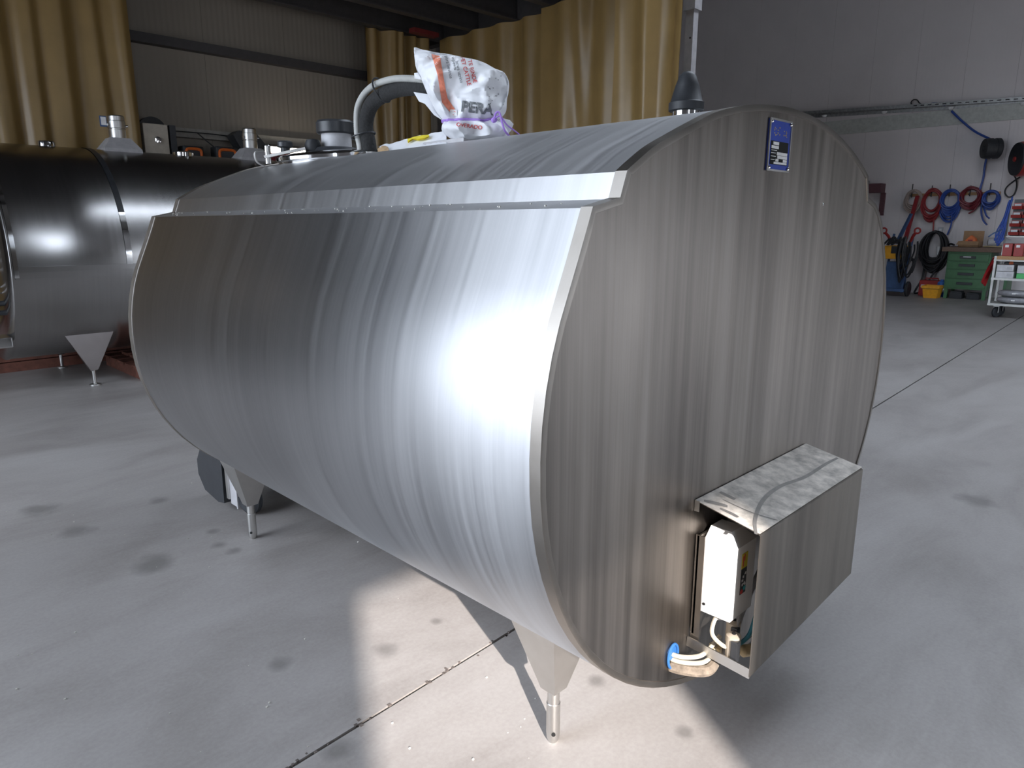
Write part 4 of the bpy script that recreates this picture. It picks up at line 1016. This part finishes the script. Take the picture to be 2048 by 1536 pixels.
for k in range(4): MB().box(14.2, 14.25, ty0, ty1 - .08, 1.37 + k * .135, 1.385 + k * .135).build('rack_rail', M['dark_beam'], tr)
rn = ['bottom', 'second', 'third', 'top']; cn = ['first', 'second', 'third', 'fourth']
for k in range(4):
    for j in range(4):
        y1_ = ty1 - .09 - j * .155; z0 = 1.33 + k * .137
        b_ = thing('storage_bin', (14.15, y1_ - .07, z0), 'red storage bin, %s from the left in the %s row of the trolley rack' % (cn[j], rn[k]), 'bin', 'red bins in the trolley rack')
        MB().loft([[Vector((x, y, z)) for x, y in ((14.24, y1_), (14.24, y1_ - .14), (xf, y1_ - .14), (xf, y1_))] for z, xf in ((z0, 14.09), (z0 + .05, 14.06), (z0 + .05, 14.075))], True, True, False).box(14.2, 14.24, y1_ - .14, y1_, z0 + .05, z0 + .1).build('tub', M['binred'], b_)
        MB().box(14.115, 14.12, y1_ - .115, y1_ - .025, z0 + .052, z0 + .085).build('label_card', M['paper'], b_)
for n_, (y0, y1_, m, lb) in enumerate(((2.47, 2.60, 'redplastic', 'left red carton on the wooden trolley top'), (2.32, 2.45, 'redplastic', 'right red carton on the wooden trolley top'), (2.16, 2.29, 'beige', 'pale jar with lid on the wooden trolley top'))):
    t = thing('carton' if n_ < 2 else 'jar', (13.95, (y0 + y1_) / 2, 1.0), lb, 'carton' if n_ < 2 else 'jar')
    if n_ < 2:
        MB().box(13.85, 14.05, y0, y1_, 1.0, 1.2, bev=.006).build('body', M[m], t); MB().box(13.845, 13.85, y0 + .05, y1_ - .03, 1.14, 1.18).build('label_card', M['whitep'], t)
    else:
        MB().lathe([(.06, 0), (.065, .02), (.065, .13)], (13.95, 2.225, 1.0), n=18).build('body', M[m], t, True); MB().lathe([(.068, .13), (.068, .17), (.06, .175)], (13.95, 2.225, 1.0), n=18).build('lid', M['whitep'], t, True)
for n_, (y0, y1_, z0, z1, m, lb) in enumerate(((2.41, 2.64, .76, .86, 'paper', 'upper white carton at the left of the middle trolley shelf'), (2.40, 2.64, .65, .755, 'paper', 'lower white carton at the left of the middle trolley shelf'),
                                  (2.12, 2.36, .735, .86, 'paper', 'white carton stacked on the green carton'), (2.12, 2.36, .65, .732, 'greenbox', 'bright green carton on the middle trolley shelf'))):
    t = thing('carton', (13.95, (y0 + y1_) / 2, z0), lb, 'carton')
    MB().box(13.84, 14.1, y0, y1_, z0 + .001, z1, bev=.004).build('body', M[m], t); MB().box(13.836, 13.84, y0 + .02, y0 + .09, z0 + .03, z1 - .03).build('label_card', M['greytube'], t)
t = thing('parts_case', (14.1, 2.3, .65), 'dark parts case at the back of the middle trolley shelf', 'case')
MB().box(14.12, 14.26, 1.9, 2.6, .651, .9, bev=.01).build('body', M['black'], t); MB().lathe([(.03, 0), (.03, .02)], (14.12, 2.5, .88), (-1, 0, 0), 14).build('knob', M['orange'], t, True)
for n_, (z, lb) in enumerate(((.235, 'lower grey plastic parcel on the bottom trolley shelf'), (.345, 'upper grey plastic parcel on the bottom trolley shelf'))):
    t = thing('plastic_parcel', (14.0, 2.35, z), lb, 'parcel', 'grey parcels on the trolley')
    vs = []
    prof = []
    for j in range(7):
        a = j / 6 * math.pi; rr_ = .9 * math.sin(a) ** .5 + .02; zz = z + .055 - .055 * math.cos(a)
        prof.append([Vector((14.02 + .19 * rr_ * math.cos(b) + .012 * noise.noise(Vector((b, j, n_))), 2.37 + .27 * rr_ * math.sin(b) + .02 * noise.noise(Vector((b * 2, j, n_ + 3))), zz)) for b in [q * 6.2832 / 28 for q in range(28)]])
    MB().loft(prof, True, True, True).build('wrap', M['bagclear'], t, True, 50); MB().box(13.84, 13.85, 2.33, 2.38, z + .05, z + .07).build('label_card', M['whitep'], t)
rd = thing('red_cloth', (13.9, 2.73, .7), 'red cloth hanging from the left side of the trolley', 'cloth')
cl = []
for j in range(8):
    z = .97 - j * .058; cl.append([Vector((13.83 + q * .035, 2.705 + .018 * j * .9 + .012 * math.sin(q * 1.7 + j * .4), z - .01 * q)) for q in range(9)])
MB().loft(cl, False).loft([[p + Vector((0, .006, 0)) for p in r] for r in cl], False).build('drape', M['cloth'], rd, True, 60)
MB().tube([cl[0][0], cl[0][4], cl[0][8]], .008, 6).build('hem', M['cloth'], rd, True)
cbn = thing('cable_bundle', (14.1, 2.66, 1.3), 'blue cables hanging on the left post of the trolley rack', 'cable')
mb = MB(); rnd = random.Random(23)
for i in range(8):
    y = 2.66 + rnd.uniform(-.015, .05); mb.tube(spline([(14.18, y - .03, 1.95 - rnd.random() * .1), (14.15, y, 1.6), (14.12, y + rnd.uniform(0, .08), 1.35), (14.1, y + rnd.uniform(.02, .12), 1.15 + rnd.random() * .1), (14.12, y - .01, 1.28)], 6), .011, 6)
mb.build('strands', M['hose_blue'], cbn, True)
MB().tube(spline([(14.12, 2.7, 1.42), (14.1, 2.8, 1.36), (14.05, 2.86, 1.3)], 6), .012, 6).build('stray_end', M['bluesteel'], cbn, True)

# grit scattered over the floor
mb = MB(); rnd = random.Random(31)
for k in range(60):
    px, py = rnd.uniform(0, 1100), rnd.uniform(960, 1530); p = at(px, py, Z=0); s = rnd.choice((.001, .0014, .0018, .0028))
    mb.box(p.x - s, p.x + s, p.y - s * .8, p.y + s * .8, 0, s * 1.3, None)
o = mb.build('floor_grit', M['crumb']); tag(o, 'pale grit scattered over the concrete floor', 'grit', None, 'stuff')
